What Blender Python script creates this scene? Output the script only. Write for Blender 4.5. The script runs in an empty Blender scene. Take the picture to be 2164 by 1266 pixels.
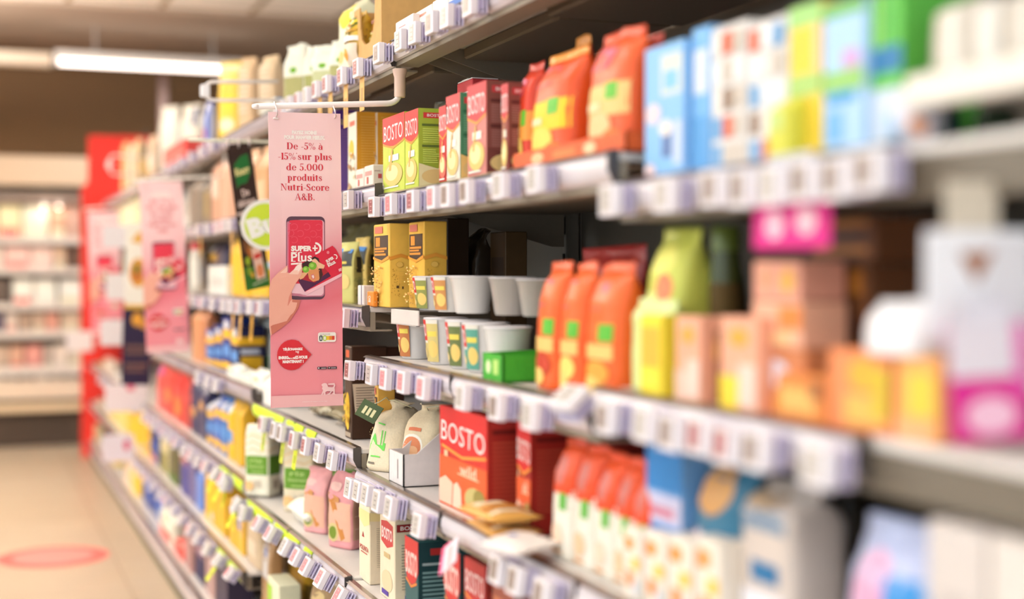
import bpy, math, random
from mathutils import Vector, Matrix, noise
from mathutils.geometry import tessellate_polygon

random.seed(7)
scene = bpy.context.scene
COL = scene.collection

# ------------------------------------------------------------------ camera
FPX = 3000.0                       # focal length in pixels of the 2164 x 1266 frame (a 50 mm lens)
CX, CY = 1082.0, 633.0
PH = math.atan(56 / FPX)
TH = math.atan(1142 / FPX * math.cos(PH))
F_ = Vector((math.sin(TH) * math.cos(PH), math.cos(TH) * math.cos(PH), -math.sin(PH)))
R_ = F_.cross(Vector((0, 0, 1))).normalized()
U_ = R_.cross(F_).normalized()
EYE = Vector((0, 0, 1.30))
cd = bpy.data.cameras.new('camera')
cam = bpy.data.objects.new('camera', cd)
COL.objects.link(cam)
cam.matrix_world = Matrix((
    (R_.x, U_.x, -F_.x, EYE.x), (R_.y, U_.y, -F_.y, EYE.y), (R_.z, U_.z, -F_.z, EYE.z), (0, 0, 0, 1)))
cd.sensor_fit = 'HORIZONTAL'
cd.sensor_width = 36.0
cd.lens = 36.0 * FPX / 2164
cd.clip_start = 0.05
cd.dof.use_dof = True
cd.dof.focus_distance = 3.06
cd.dof.aperture_fstop = 1.25
scene.camera = cam

# ------------------------------------------------------------------ world, exposure
w = bpy.data.worlds.new('world')
scene.world = w
w.use_nodes = True
bg = w.node_tree.nodes['Background']
bg.inputs['Color'].default_value = (0.80, 0.93, 1.0, 1)
bg.inputs['Strength'].default_value = 2.1
vs = scene.view_settings
vs.view_transform = 'Standard'
vs.look = 'None'
vs.gamma = 1.0
vs.use_curve_mapping = False
vs.exposure = -0.46
scene.cycles.max_bounces = 6
scene.cycles.diffuse_bounces = 3
scene.cycles.transparent_max_bounces = 12

def lin(c):
    return tuple(((x / 255) / 12.92 if x / 255 <= 0.04045 else ((x / 255 + 0.055) / 1.055) ** 2.4) for x in c)

# ------------------------------------------------------------------ geometry of the view
def ray(px, py):
    return F_ + R_ * ((px - CX) / FPX) + U_ * ((CY - py) / FPX)
def onX(px, py, X):
    d = ray(px, py); return EYE + d * ((X - EYE.x) / d.x)
def onY(px, py, Y):
    d = ray(px, py); return EYE + d * ((Y - EYE.y) / d.y)
def onZ(px, py, Z):
    d = ray(px, py); return EYE + d * ((Z - EYE.z) / d.z)
def proj(p):
    d = Vector(p) - EYE; k = d.dot(F_)
    return CX + FPX * d.dot(R_) / k, CY - FPX * d.dot(U_) / k

# ------------------------------------------------------------------ materials
FIN = {  # roughness, specular, metallic, bump strength, bump scale, colour variation
    'card': (0.48, 0.25, 0, 0.03, 60, 0.03), 'matte': (0.85, 0.2, 0, 0.05, 40, 0.04),
    'foil': (0.36, 0.32, 0, 0.25, 28, 0.02), 'paper': (0.7, 0.3, 0, 0.18, 45, 0.05),
    'cloth': (0.9, 0.15, 0, 0.14, 260, 0.05), 'plastic': (0.32, 0.5, 0, 0.02, 20, 0.02),
    'metal': (0.26, 0.5, 1, 0.02, 90, 0.03), 'paint': (0.5, 0.4, 0, 0.02, 120, 0.02),
    'print': (0.5, 0.3, 0, 0, 1, 0), 'satin': (0.22, 0.5, 0, 0.02, 30, 0.02), 'screen': (0.35, 0.4, 0, 0, 1, 0.03),
}
_M = {}
def mat(c, fin='card'):
    key = (tuple(c), fin)
    if key in _M: return _M[key]
    m = bpy.data.materials.new('%s_%d_%d_%d' % (fin, *c[:3]))
    m.use_nodes = True
    nt = m.node_tree; b = nt.nodes['Principled BSDF']
    r, s, me, bs, bsc, cv = FIN[fin if fin in FIN else 'card']
    col = lin(c)
    b.inputs['Base Color'].default_value = (*col, 1)
    b.inputs['Roughness'].default_value = r
    b.inputs['Specular IOR Level'].default_value = s
    b.inputs['Metallic'].default_value = me
    if bs or cv:
        tc = nt.nodes.new('ShaderNodeTexCoord')
        n = nt.nodes.new('ShaderNodeTexNoise'); n.inputs['Scale'].default_value = bsc
        n.inputs['Detail'].default_value = 2
        nt.links.new(tc.outputs['Object'], n.inputs['Vector'])
        if cv:
            rp = nt.nodes.new('ShaderNodeValToRGB')
            rp.color_ramp.elements[0].color = (*[max(0, x * (1 - cv)) for x in col], 1)
            rp.color_ramp.elements[1].color = (*[min(1, x * (1 + cv)) for x in col], 1)
            rp.color_ramp.elements[0].position = .3; rp.color_ramp.elements[1].position = .7
            nt.links.new(n.outputs['Fac'], rp.inputs['Fac'])
            nt.links.new(rp.outputs['Color'], b.inputs['Base Color'])
        if bs:
            bp = nt.nodes.new('ShaderNodeBump'); bp.inputs['Strength'].default_value = bs
            bp.inputs['Distance'].default_value = 0.004
            nt.links.new(n.outputs['Fac'], bp.inputs['Height'])
            nt.links.new(bp.outputs['Normal'], b.inputs['Normal'])
    _M[key] = m
    return m
def clear(c, alpha, rough=0.15):
    key = ('clear', tuple(c), alpha)
    if key in _M: return _M[key]
    m = bpy.data.materials.new('clear_plastic'); m.use_nodes = True
    b = m.node_tree.nodes['Principled BSDF']
    b.inputs['Base Color'].default_value = (*lin(c), 1)
    b.inputs['Roughness'].default_value = rough
    b.inputs['Alpha'].default_value = alpha
    n = m.node_tree.nodes.new('ShaderNodeTexNoise'); n.inputs['Scale'].default_value = 12
    bp = m.node_tree.nodes.new('ShaderNodeBump'); bp.inputs['Strength'].default_value = .05
    m.node_tree.links.new(n.outputs['Fac'], bp.inputs['Height'])
    m.node_tree.links.new(bp.outputs['Normal'], b.inputs['Normal'])
    _M[key] = m
    return m
def glow(c, s):
    key = ('glow', tuple(c), s)
    if key in _M: return _M[key]
    m = bpy.data.materials.new('lamp_tube'); m.use_nodes = True
    b = m.node_tree.nodes['Principled BSDF']
    b.inputs['Emission Color'].default_value = (*lin(c), 1); b.inputs['Emission Strength'].default_value = s
    _M[key] = m
    return m

# ------------------------------------------------------------------ mesh collector
def V(*a): return Vector(a)
class G:
    def __init__(s): s.v = []; s.f = []; s.mi = []; s.ms = []; s.sm = []
    def slot(s, m):
        if not isinstance(m, bpy.types.Material): m = mat(*m) if isinstance(m[0], (tuple, list)) else mat(m)
        if m not in s.ms: s.ms.append(m)
        return s.ms.index(m)
    def add(s, pts, faces, m, smooth=False):
        b = len(s.v); k = s.slot(m)
        s.v += [tuple(p) for p in pts]
        for f in faces:
            s.f.append([b + i for i in f]); s.mi.append(k); s.sm.append(smooth)
    def box(s, a, b, m, bev=0.0):
        x0, y0, z0 = [min(a[i], b[i]) for i in range(3)]; x1, y1, z1 = [max(a[i], b[i]) for i in range(3)]
        if bev <= 0:
            p = [(x0, y0, z0), (x1, y0, z0), (x1, y1, z0), (x0, y1, z0), (x0, y0, z1), (x1, y0, z1), (x1, y1, z1), (x0, y1, z1)]
            s.add(p, [(3, 2, 1, 0), (4, 5, 6, 7), (0, 1, 5, 4), (1, 2, 6, 5), (2, 3, 7, 6), (3, 0, 4, 7)], m); return
        e = min(bev, (x1 - x0) * .45, (y1 - y0) * .45, (z1 - z0) * .45)
        P = []; idx = {}
        for sx in (0, 1):
            for sy in (0, 1):
                for sz in (0, 1):
                    c = (x1 if sx else x0, y1 if sy else y0, z1 if sz else z0)
                    d = (-e if sx else e, -e if sy else e, -e if sz else e)
                    for ax in range(3):
                        q = [c[i] + (0 if i == ax else d[i]) for i in range(3)]
                        idx[(sx, sy, sz, ax)] = len(P); P.append(q)
        Fc = []
        for ax in range(3):
            o = [i for i in range(3) if i != ax]
            for t in (0, 1):
                def k(u, v_, A=ax):
                    c = [0, 0, 0]; c[ax] = t; c[o[0]] = u; c[o[1]] = v_; return idx[(*c, A)]
                q = [k(0, 0), k(1, 0), k(1, 1), k(0, 1)]
                Fc.append(q if (t == 1) != (ax == 1) else q[::-1])
        for ax in range(3):      # edges along ax
            o = [i for i in range(3) if i != ax]
            for u in (0, 1):
                for v_ in (0, 1):
                    def k(t, A):
                        c = [0, 0, 0]; c[ax] = t; c[o[0]] = u; c[o[1]] = v_; return idx[(*c, A)]
                    q = [k(0, o[0]), k(1, o[0]), k(1, o[1]), k(0, o[1])]
                    a_, b_, c_ = Vector(P[q[0]]), Vector(P[q[1]]), Vector(P[q[2]])
                    nrm = (b_ - a_).cross(c_ - b_); out = (a_ + c_) / 2 - V((x0 + x1) / 2, (y0 + y1) / 2, (z0 + z1) / 2)
                    Fc.append(q if nrm.dot(out) > 0 else q[::-1])
        for sx in (0, 1):
            for sy in (0, 1):
                for sz in (0, 1):
                    q = [idx[(sx, sy, sz, i)] for i in range(3)]
                    if (sx + sy + sz) % 2 == 0: q = q[::-1]
                    Fc.append(q)
        s.add(P, Fc, m)
    def poly(s, pts, m):
        pts = [Vector(p) for p in pts]
        if len(pts) <= 4: s.add(pts, [tuple(range(len(pts)))], m); return
        s.add(pts, [tuple(t) for t in tessellate_polygon([pts])], m)
    def tube(s, path, r, m, n=10, cap=True):
        path = [Vector(p) for p in path]; rings = []
        for i, p in enumerate(path):
            d = (path[min(i + 1, len(path) - 1)] - path[max(i - 1, 0)]).normalized()
            a = d.cross(V(0, 0, 1))
            if a.length < .05: a = d.cross(V(0, 1, 0))
            a.normalize(); b = d.cross(a).normalized()
            rr = r[i] if isinstance(r, (list, tuple)) else r
            rings.append([p + a * rr * math.cos(2 * math.pi * k / n) + b * rr * math.sin(2 * math.pi * k / n) for k in range(n)])
        pts = [q for rg in rings for q in rg]; fs = []
        for i in range(len(path) - 1):
            for k in range(n):
                fs.append((i * n + k, i * n + (k + 1) % n, (i + 1) * n + (k + 1) % n, (i + 1) * n + k))
        if cap: fs += [tuple(range(n))[::-1], tuple((len(path) - 1) * n + k for k in range(n))]
        s.add(pts, fs, m, True)
    def lathe(s, prof, m, n=24, c=(0, 0), cap0=True, cap1=True, a0=0, a1=2 * math.pi):
        full = abs(a1 - a0 - 2 * math.pi) < 1e-4
        nn = n if full else n + 1
        pts = []; fs = []
        for r, z in prof:
            for k in range(nn):
                a = a0 + (a1 - a0) * k / n
                pts.append((c[0] + r * math.cos(a), c[1] + r * math.sin(a), z))
        for i in range(len(prof) - 1):
            for k in range(n):
                k2 = (k + 1) % nn
                fs.append((i * nn + k, i * nn + k2, (i + 1) * nn + k2, (i + 1) * nn + k))
        s.add(pts, fs, m, True)
        if full and cap0: s.add(pts[:n], [tuple(range(n))[::-1]], m)
        if full and cap1: s.add(pts[-n:], [tuple(range(n))], m)
    def build(s, name, parent=None, loc=None, label=None, rot=None):
        me = bpy.data.meshes.new(name)
        me.from_pydata(s.v, [], s.f)
        for m in s.ms: me.materials.append(m)
        me.polygons.foreach_set('material_index', s.mi)
        me.polygons.foreach_set('use_smooth', s.sm)
        me.update()
        o = bpy.data.objects.new(name, me); COL.objects.link(o)
        if parent: o.parent = parent
        if loc is not None: o.location = loc
        if rot is not None: o.rotation_euler = rot
        if label: o['label'] = label
        return o

_labels = {}
def tag(o, label, cat, group=None, kind=None):
    o['label'] = label; o['category'] = cat
    if group: o['group'] = group
    if kind: o['kind'] = kind
    _labels.setdefault(label, []).append(group)
    return o
def empty(name, loc=(0, 0, 0), rz=0.0):
    o = bpy.data.objects.new(name, None); o.empty_display_size = .05
    COL.objects.link(o); o.location = loc; o.rotation_euler = (0, 0, rz); return o
def struct(o): o['kind'] = 'structure'; return o
KIDS = {}
def clone(root, loc=None, rot=None):
    if root.name not in KIDS: KIDS[root.name] = [c for c in root.children]
    r = root.copy(); COL.objects.link(r)
    if loc is not None: r.location = loc
    if rot is not None: r.rotation_euler = rot
    for ch in KIDS[root.name]:
        c = ch.copy(); COL.objects.link(c); c.parent = r
        if ch.name not in KIDS: KIDS[ch.name] = [k for k in ch.children]
        for g in KIDS[ch.name]:
            d = g.copy(); COL.objects.link(d); d.parent = c
    return r
ORD = 'first second third fourth fifth sixth seventh eighth ninth tenth eleventh twelfth thirteenth fourteenth fifteenth sixteenth'.split()

# ------------------------------------------------------------------ lettering
_T = {}
def sans(text, bold=0.02):
    key = (text, bold)
    if key in _T: return _T[key]
    c = bpy.data.curves.new('t', 'FONT'); c.body = text; c.resolution_u = 3; c.offset = bold
    c.space_character = 1.04
    o = bpy.data.objects.new('t', c)
    me = bpy.data.meshes.new_from_object(o)
    vs_ = [(v.co.x, v.co.y) for v in me.vertices]; fs = [tuple(p.vertices) for p in me.polygons]
    bpy.data.objects.remove(o); bpy.data.curves.remove(c); bpy.data.meshes.remove(me)
    xs = [a for a, _ in vs_] or [0, 1]; ys = [b for _, b in vs_] or [0, 1]
    x0, y0 = min(xs), min(ys); W = max(xs) - x0 or 1; H = max(ys) - y0 or 1
    _T[key] = ([((a - x0) / W, (b - y0) / H) for a, b in vs_], fs, W / H)
    return _T[key]

def arc(cx, cy, rx, ry, tx, ty, a0, a1, n=18):
    """A bowl of varying weight: outer ellipse rx, ry, inner rx-tx, ry-ty, as quads."""
    out = []
    for i in range(n):
        q = []
        for j, inner in ((i, 0), (i + 1, 0), (i + 1, 1), (i, 1)):
            a = math.radians(a0 + (a1 - a0) * j / n)
            q.append((cx + (rx - tx * inner) * math.cos(a), cy + (ry - ty * inner) * math.sin(a)))
        out.append(q)
    return out
def rc(x0, y0, x1, y1): return [[(x0, y0), (x1, y0), (x1, y1), (x0, y1)]]
def dot(cx, cy, r, n=12): return [[(cx + r * math.cos(2 * math.pi * k / n), cy + r * math.sin(2 * math.pi * k / n)) for k in range(n)]]
TK, HR = .145, .045
def stem(x, y0, y1, sb=True, st=True, left_only=False):
    o = rc(x, y0, x + TK, y1)
    if sb: o += [[(x - .055, y0), (x + TK + .055, y0), (x + TK + .055, y0 + .022), (x + TK, y0 + .06), (x, y0 + .06), (x - .055, y0 + .022)]]
    if st: o += [[(x - .06, y1 - .03), (x, y1 - .075), (x + (0 if left_only else 0) + TK * .3, y1 - .04), (x + TK, y1), (x - .02, y1)]]
    return o
def glyph(ch):
    if ch == 'D': return stem(.07, 0, .7, True, False) + rc(.02, .67, .3, .7) + rc(.19, 0, .3, .03) + arc(.28, .35, .34, .35, .14, .035, -90, 90), .66
    if ch == 'e': return arc(.24, .24, .22, .25, .12, .035, 8, 330) + rc(.12, .25, .445, .285), .48
    if ch == '-': return rc(.03, .22, .25, .26), .28
    if ch == '5': return rc(.09, .64, .40, .71) + rc(.09, .36, .125, .68) + arc(.2, .22, .21, .235, .13, .035, -140, 125) + dot(.07, .11, .055), .46
    if ch == '%': return arc(.14, .54, .13, .155, .06, .03, 0, 360) + arc(.52, .15, .13, .155, .06, .03, 0, 360) + [[(.14, 0), (.175, 0), (.53, .7), (.495, .7)]], .68
    if ch in 'aà':
        o = rc(.27, .05, .27 + TK, .36) + arc(.235, .34, .16, .155, .09, .035, 0, 165) + dot(.105, .37, .055) + arc(.19, .14, .165, .15, .11, .03, 60, 330) + rc(.3, 0, .45, .035)
        if ch == 'à': o += [[(.1, .68), (.2, .66), (.28, .55), (.24, .55)]]
        return o, .47
    if ch == '1': return stem(.08, 0, .7, True, True), .27
    if ch == '*': return [[(.02, .66), (.14, .64), (.14, .67), (.02, .69)], [(.06, .6), (.09, .6), (.1, .73), (.07, .73)]], .17
    if ch == 's': return arc(.19, .36, .15, .13, .08, .04, 20, 215) + [[(.03, .37), (.07, .28), (.33, .1), (.345, .17), (.3, .24), (.12, .36)]] + arc(.185, .135, .16, .135, .08, .04, -160, 10) + rc(.285, .33, .31, .46) + rc(.03, .02, .055, .17), .38
    if ch == 'u': return rc(.07, .12, .07 + TK, .48) + rc(.01, .45, .12, .48) + arc(.215, .16, .145, .17, .11, .05, 180, 300) + rc(.33, 0, .33 + TK, .48) + rc(.27, .45, .4, .48) + rc(.4, 0, .51, .03), .53
    if ch == 'r': return stem(.07, 0, .48, True, True) + arc(.29, .3, .13, .18, .05, .07, 70, 180) + dot(.345, .41, .06), .41
    if ch == 'p': return stem(.07, -.22, .48, True, True) + arc(.255, .24, .22, .245, .125, .035, -150, 150), .52
    if ch == 'l': return stem(.07, 0, .72, True, True), .27
    if ch == 'd': return arc(.24, .24, .22, .245, .125, .035, 30, 330) + rc(.31, .02, .31 + TK, .72) + rc(.26, .69, .4, .72) + rc(.37, 0, .5, .03), .53
    if ch == '.': return dot(.1, .06, .062), .2
    if ch == '0': return arc(.27, .35, .25, .36, .13, .035, 0, 360), .55
    if ch == 'o': return arc(.25, .24, .23, .25, .12, .035, 0, 360), .5
    if ch == 'i': return stem(.07, 0, .48, True, True) + dot(.13, .63, .065), .27
    if ch == 't': return rc(.08, .1, .08 + TK, .6) + rc(.0, .44, .32, .48) + arc(.225, .12, .145, .125, .1, .04, 180, 300), .35
    if ch == 'N': return rc(.08, 0, .115, .7) + rc(.52, 0, .555, .7) + [[(.06, .7), (.2, .7), (.56, 0), (.5, 0)]] + rc(0, 0, .2, .028) + rc(0, .672, .14, .7) + rc(.43, .672, .64, .7), .66
    if ch == 'S': return arc(.24, .53, .19, .17, .1, .045, 20, 215) + [[(.05, .53), (.09, .42), (.42, .16), (.445, .23), (.39, .33), (.15, .53)]] + arc(.24, .18, .205, .18, .1, .045, -160, 10) + rc(.37, .5, .4, .7) + rc(.03, 0, .06, .2), .5
    if ch == 'c': return arc(.24, .24, .22, .25, .125, .035, 45, 325) + dot(.36, .37, .06), .44
    if ch == 'A': return [[(.05, 0), (.085, 0), (.35, .7), (.31, .7)], [(.29, .7), (.36, .7), (.63, 0), (.48, 0)]] + rc(.15, .22, .5, .255) + rc(-.02, 0, .18, .028) + rc(.4, 0, .7, .028), .68
    if ch == '&': return arc(.25, .53, .15, .17, .08, .04, 0, 360) + arc(.23, .19, .21, .19, .13, .04, 60, 380) + [[(.16, .46), (.26, .44), (.62, 0), (.46, 0)]] + rc(.44, .36, .62, .39), .64
    if ch == 'B': return stem(.07, 0, .7, True, False) + rc(.02, .67, .3, .7) + rc(.18, .36, .3, .395) + rc(.18, 0, .3, .03) + arc(.28, .53, .2, .17, .12, .035, -90, 90) + arc(.29, .19, .24, .205, .13, .035, -90, 90), .58
    return [], .25
def serif(text):
    out = []; x = 0
    for ch in text:
        g, a = glyph(ch)
        out += [[(x + px, py) for px, py in p] for p in g]; x += a + .015
    return out, x

# ------------------------------------------------------------------ prints on a surface
def put_print(g, S, item, k, nu=1):
    """item: ('r',u0,v0,u1,v1,c) rect, ('e',u,v,ru,rv,c) ellipse, ('p',[(u,v)],c) polygon, ('t',text,u,v,w,h,c,rot) lettering; S(u,v,lift)."""
    L = .0004 + .00016 * k
    kind = item[0]
    if kind == 'r':
        _, u0, v0, u1, v1, c = item
        n = max(1, int(nu * abs(u1 - u0) + .5)); m_ = max(1, int(nu * abs(v1 - v0) + .5)) if nu > 1 else 1
        pts = [S(u0 + (u1 - u0) * i / n, v0 + (v1 - v0) * j / m_, L) for j in range(m_ + 1) for i in range(n + 1)]
        fs = [(j * (n + 1) + i, j * (n + 1) + i + 1, (j + 1) * (n + 1) + i + 1, (j + 1) * (n + 1) + i) for j in range(m_) for i in range(n)]
        g.add(pts, fs, mat(c, 'print') if not isinstance(c, bpy.types.Material) else c, nu > 1)
    elif kind == 'e':
        _, cu, cv, ru, rv, c = item
        n = 20; rings = [1.0] if nu == 1 else [.35, .7, 1.0]
        pts = [S(cu, cv, L)]; fs = []
        for ri, q in enumerate(rings):
            for i in range(n):
                a = 2 * math.pi * i / n
                pts.append(S(cu + ru * q * math.cos(a), cv + rv * q * math.sin(a), L))
            for i in range(n):
                if ri == 0: fs.append((0, 1 + i, 1 + (i + 1) % n))
                else:
                    a0 = 1 + (ri - 1) * n; b0 = 1 + ri * n
                    fs.append((a0 + i, b0 + i, b0 + (i + 1) % n, a0 + (i + 1) % n))
        g.add(pts, fs, mat(c, 'print'), nu > 1)
    elif kind == 'p':
        _, pl, c = item
        tri = tessellate_polygon([[Vector((a, b, 0)) for a, b in pl]])
        g.add([S(a, b, L) for a, b in pl], [tuple(t) for t in tri], mat(c, 'print') if not isinstance(c, bpy.types.Material) else c)
    elif kind == 't':
        text, cu, cv, tw, th, c = item[1:7]; rot = math.radians(item[7]) if len(item) > 7 else 0
        asp = item[8] if len(item) > 8 else 1.0
        bold = item[9] if len(item) > 9 else .025
        vs_, fs, _ = sans(text, bold)
        ca, sa = math.cos(rot), math.sin(rot)
        pts = []
        for a, b in vs_:
            du, dv = (a - .5) * tw, (b - .5) * th
            pts.append(S(cu + du * ca - dv * sa / asp, cv + du * sa * asp + dv * ca, L))
        g.add(pts, fs, mat(c, 'print'))
    elif kind == 'f':      # serif lettering: text, left u, baseline v, cap size in v, u per unit
        text, cu, cv, sv, su, c = item[1:7]
        pl, wd = serif(text)
        for p in pl:
            q = [(cu + (a - wd / 2) * su, cv + b * sv) for a, b in p]
            tri = tessellate_polygon([[Vector((a, b, 0)) for a, b in q]])
            g.add([S(a, b, L) for a, b in q], [tuple(t) for t in tri], mat(c, 'print'))
def lines(u0, v0, u1, v1, n, c, seed=0, fill=.5, ragged=.35):
    r = random.Random(seed); out = []
    for i in range(n):
        v = v1 - (v1 - v0) * (i + .5) / n; hh = (v1 - v0) / n * fill / 2
        out.append(('r', u0, v - hh, u1 - (u1 - u0) * ragged * r.random(), v + hh, c))
    return out
def specks(u0, v0, u1, v1, n, cs, ru, rv, seed=0):
    r = random.Random(seed)
    return [('e', u0 + (u1 - u0) * r.random(), v0 + (v1 - v0) * r.random(), ru * (.6 + .8 * r.random()), rv * (.6 + .8 * r.random()), r.choice(cs)) for _ in range(n)]

# ------------------------------------------------------------------ shelf levels (metres) and builders
SX = {1: .88, 2: .85, 3: .82, 4: .80, 5: .78, 6: .77, 7: .77}      # front edge of each shelf, deeper towards the floor
Y_END, Y_AN, Y_AB, Y_BC, Y_CD = 10.35, 4.25, 3.03, 1.807, 1.166
Z_N = {1: 1.80, 2: 1.49, 3: 1.22, 4: .95, 5: .67, 6: .40, 7: .13}
Z_A = {1: 1.80, 2: 1.495, 3: 1.225, 4: .913, 5: .63, 6: .24}
Z_B = {1: 1.81, 2: 1.47, 3: 1.116, 4: .87, 5: .624, 6: .24}
Z_C = {1: 1.86, 2: 1.425, 3: 1.14, 4: .87, 5: .62, 6: .24}
def zS(L, y):
    t = Z_N if y > Y_AN else Z_A if y > Y_AB else Z_B if y > Y_BC else Z_C
    return t[L]
def cap(L, y, z0, h):
    """Keeps a pack clear of the shelf above it."""
    if L > 1 and z0 < zS(L - 1, y): h = min(h, zS(L - 1, y) - .064 - z0)
    return max(h, .02)
def span(L, pxL, pxM, top, set_, base=None):
    X = SX[L] + set_
    y1, y0 = onX(pxL, 577, X).y, onX(pxM, 577, X).y
    z0 = base if base is not None else zS(L, (y0 + y1) / 2)
    for _ in range(3):
        pm = (proj((X, y0, z0))[1] + top) / 2
        y1, y0 = onX(pxL, pm, X).y, onX(pxM, pm, X).y
    h = onX(pxM, top, X).z - z0
    return X, y0, y1, z0, cap(L, (y0 + y1) / 2, z0, h)

def upright(L, px, top, Xc, base=None):
    yc = onX(px, 577, Xc).y
    for _ in range(3):
        z0 = base if base is not None else zS(L, yc)
        yc = onX(px, (proj((Xc, yc, z0))[1] + top) / 2, Xc).y
    return yc, z0, cap(L, yc, z0, onX(px, top, Xc).z - z0)
def round_at(L, pxL, pxM, top, set_, base, dia=None):
    """A round thing whose outline spans pxL..pxM: centre, foot, height, radius."""
    r = (dia or .08) / 2
    for _ in range(4):
        Xc = SX[L] + set_ + r
        px = pxL + r * FPX / max(.3, (V(Xc, onX(pxL, 577, Xc).y, 1.2) - EYE).dot(F_)) if dia else (pxL + pxM) / 2
        yc, z0, h = upright(L, px, top, Xc, base)
        if not dia: r = (pxM - pxL) / 2 * (V(Xc, yc, 1.2) - EYE).dot(F_) / FPX
    return Xc, yc, z0, h, r

def box_mesh(g, w_, h, d, col, prints, finish='card', bev=.0018):
    g.box((0, 0, 0), (d, w_, h), mat(col, finish), bev)
    def F(u, v, l): return V(-l, w_ * (1 - u), h * v)
    def S(u, v, l): return V(d * u, -l, h * v)
    def T(u, v, l): return V(d * v, w_ * (1 - u), h + l)
    for k, (face, it) in enumerate(prints):
        put_print(g, {'F': F, 'S': S, 'T': T}[face], it, k)
def carton(label, cat, L, pxL, pxM, top, depth, col, prints=(), set_=.02, group=None, name='carton', base=None, finish='card', flap=None, rz=0):
    X, y0, y1, z0, h = span(L, pxL, pxM, top, set_, base)
    g = G(); w_ = y1 - y0
    box_mesh(g, w_, h, depth, col, list(prints), finish)
    o = g.build(name, loc=(X, y0, z0 + .0008), rot=(0, 0, rz))
    if flap:
        f = G(); f.box((.001, .002, 0), (depth - .002, w_ - .002, .002), mat(flap, 'card')); f.box((.001, w_ * .3, .002), (depth * .55, w_ * .7, .0032), mat(flap, 'card'))
        f.build('top_flap', o, (0, 0, h + .0003))
    tag(o, label, cat, group); return o

PROF = {
    'pouch': [(0, .97, .95, 4), (.05, 1, 1, 4), (.45, 1, 1, 3.6), (.72, 1, .9, 3), (.86, 1, .55, 2.4), (.92, 1, .16, 2), (1, 1, .06, 2)],
    'block': [(0, .97, .95, 6), (.03, 1, 1, 6), (.8, 1, 1, 6), (.87, .99, .85, 4), (.93, .98, .4, 2.6), (.96, .97, .12, 2), (1, .96, .08, 2)],
    'pillow': [(0, 1, .06, 2), (.04, 1, .12, 2), (.1, 1, .5, 2.2), (.3, .98, .95, 2.6), (.7, .98, .95, 2.6), (.9, 1, .5, 2.2), (.95, 1, .1, 2), (1, 1, .06, 2)],
    'sack': [(0, .8, .85, 4), (.05, .97, 1, 4), (.3, 1, 1, 3.4), (.6, .99, 1, 3), (.76, .9, .95, 2.6), (.86, .62, .7, 2.2), (.91, .32, .4, 2), (.95, .4, .5, 2), (1, .58, .6, 2)],
    'tuft': [(0, .96, .96, 7), (.03, .99, 1, 8), (.68, 1, 1, 8), (.79, .99, .74, 5), (.87, .97, .4, 3), (.92, .95, .2, 2.4), (.95, .96, .16, 2.2), (1, 1.03, .2, 2.2)],
    'brick': [(0, .97, .97, 8), (.03, 1, 1, 9), (.6, 1.01, 1.01, 9), (.93, 1, 1, 9), (.97, .97, .94, 7), (1, .93, .88, 6)],
    'stick': [(0, .9, .4, 2.4), (.04, 1, .9, 3), (.5, 1, 1, 3), (.8, 1, .8, 2.6), (.92, 1, .3, 2.2), (.95, 1, .1, 2), (1, 1, .08, 2)],
}
def prof_at(P, v):
    for a, b in zip(P, P[1:]):
        if v <= b[0]:
            t = (v - a[0]) / max(1e-6, b[0] - a[0]); t = t * t * (3 - 2 * t) if len(P) < 6 else t
            return [a[i] + (b[i] - a[i]) * t for i in (1, 2, 3)]
    return list(P[-1][1:])
def bag_surface(w_, h, d, style, crumple, seed, lean=0.0):
    P = PROF[style]; off = V(seed * 7.3, seed * 3.1, seed * 1.7)
    def wob(p):
        n = noise.noise_vector(p * 22 + off) + noise.noise_vector(p * 55 + off) * .45
        return p + n * crumple * (.25 + 1.5 * (p.z / h) ** 4) * min(1.0, p.z / (h * .08) + .02) + V(lean * p.z / h, 0, 0)
    def ring(t, v):      # t: angle
        ws, ds, n = prof_at(P, v); a, b = w_ / 2 * ws, d / 2 * ds
        c, s_ = math.cos(t), math.sin(t)
        return wob(V(d / 2 + b * math.copysign(abs(c) ** (2 / n), c), w_ / 2 + a * math.copysign(abs(s_) ** (2 / n), s_), h * v))
    def F(u, v, l):
        ws, ds, n = prof_at(P, v); a, b = w_ / 2 * ws, d / 2 * ds
        q = min(.999, abs(2 * u - 1))
        return wob(V(d / 2 - b * (1 - q ** n) ** (1 / n), w_ / 2 - a * (2 * u - 1), h * v)) + V(-l * 1.6, 0, 0)
    def S(u, v, l):
        ws, ds, n = prof_at(P, v); a, b = w_ / 2 * ws, d / 2 * ds
        q = min(.999, abs(2 * u - 1))
        return wob(V(d / 2 + b * (2 * u - 1), w_ / 2 - a * (1 - q ** n) ** (1 / n), h * v)) + V(0, -l * 1.6, 0)
    return ring, F, S
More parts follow.
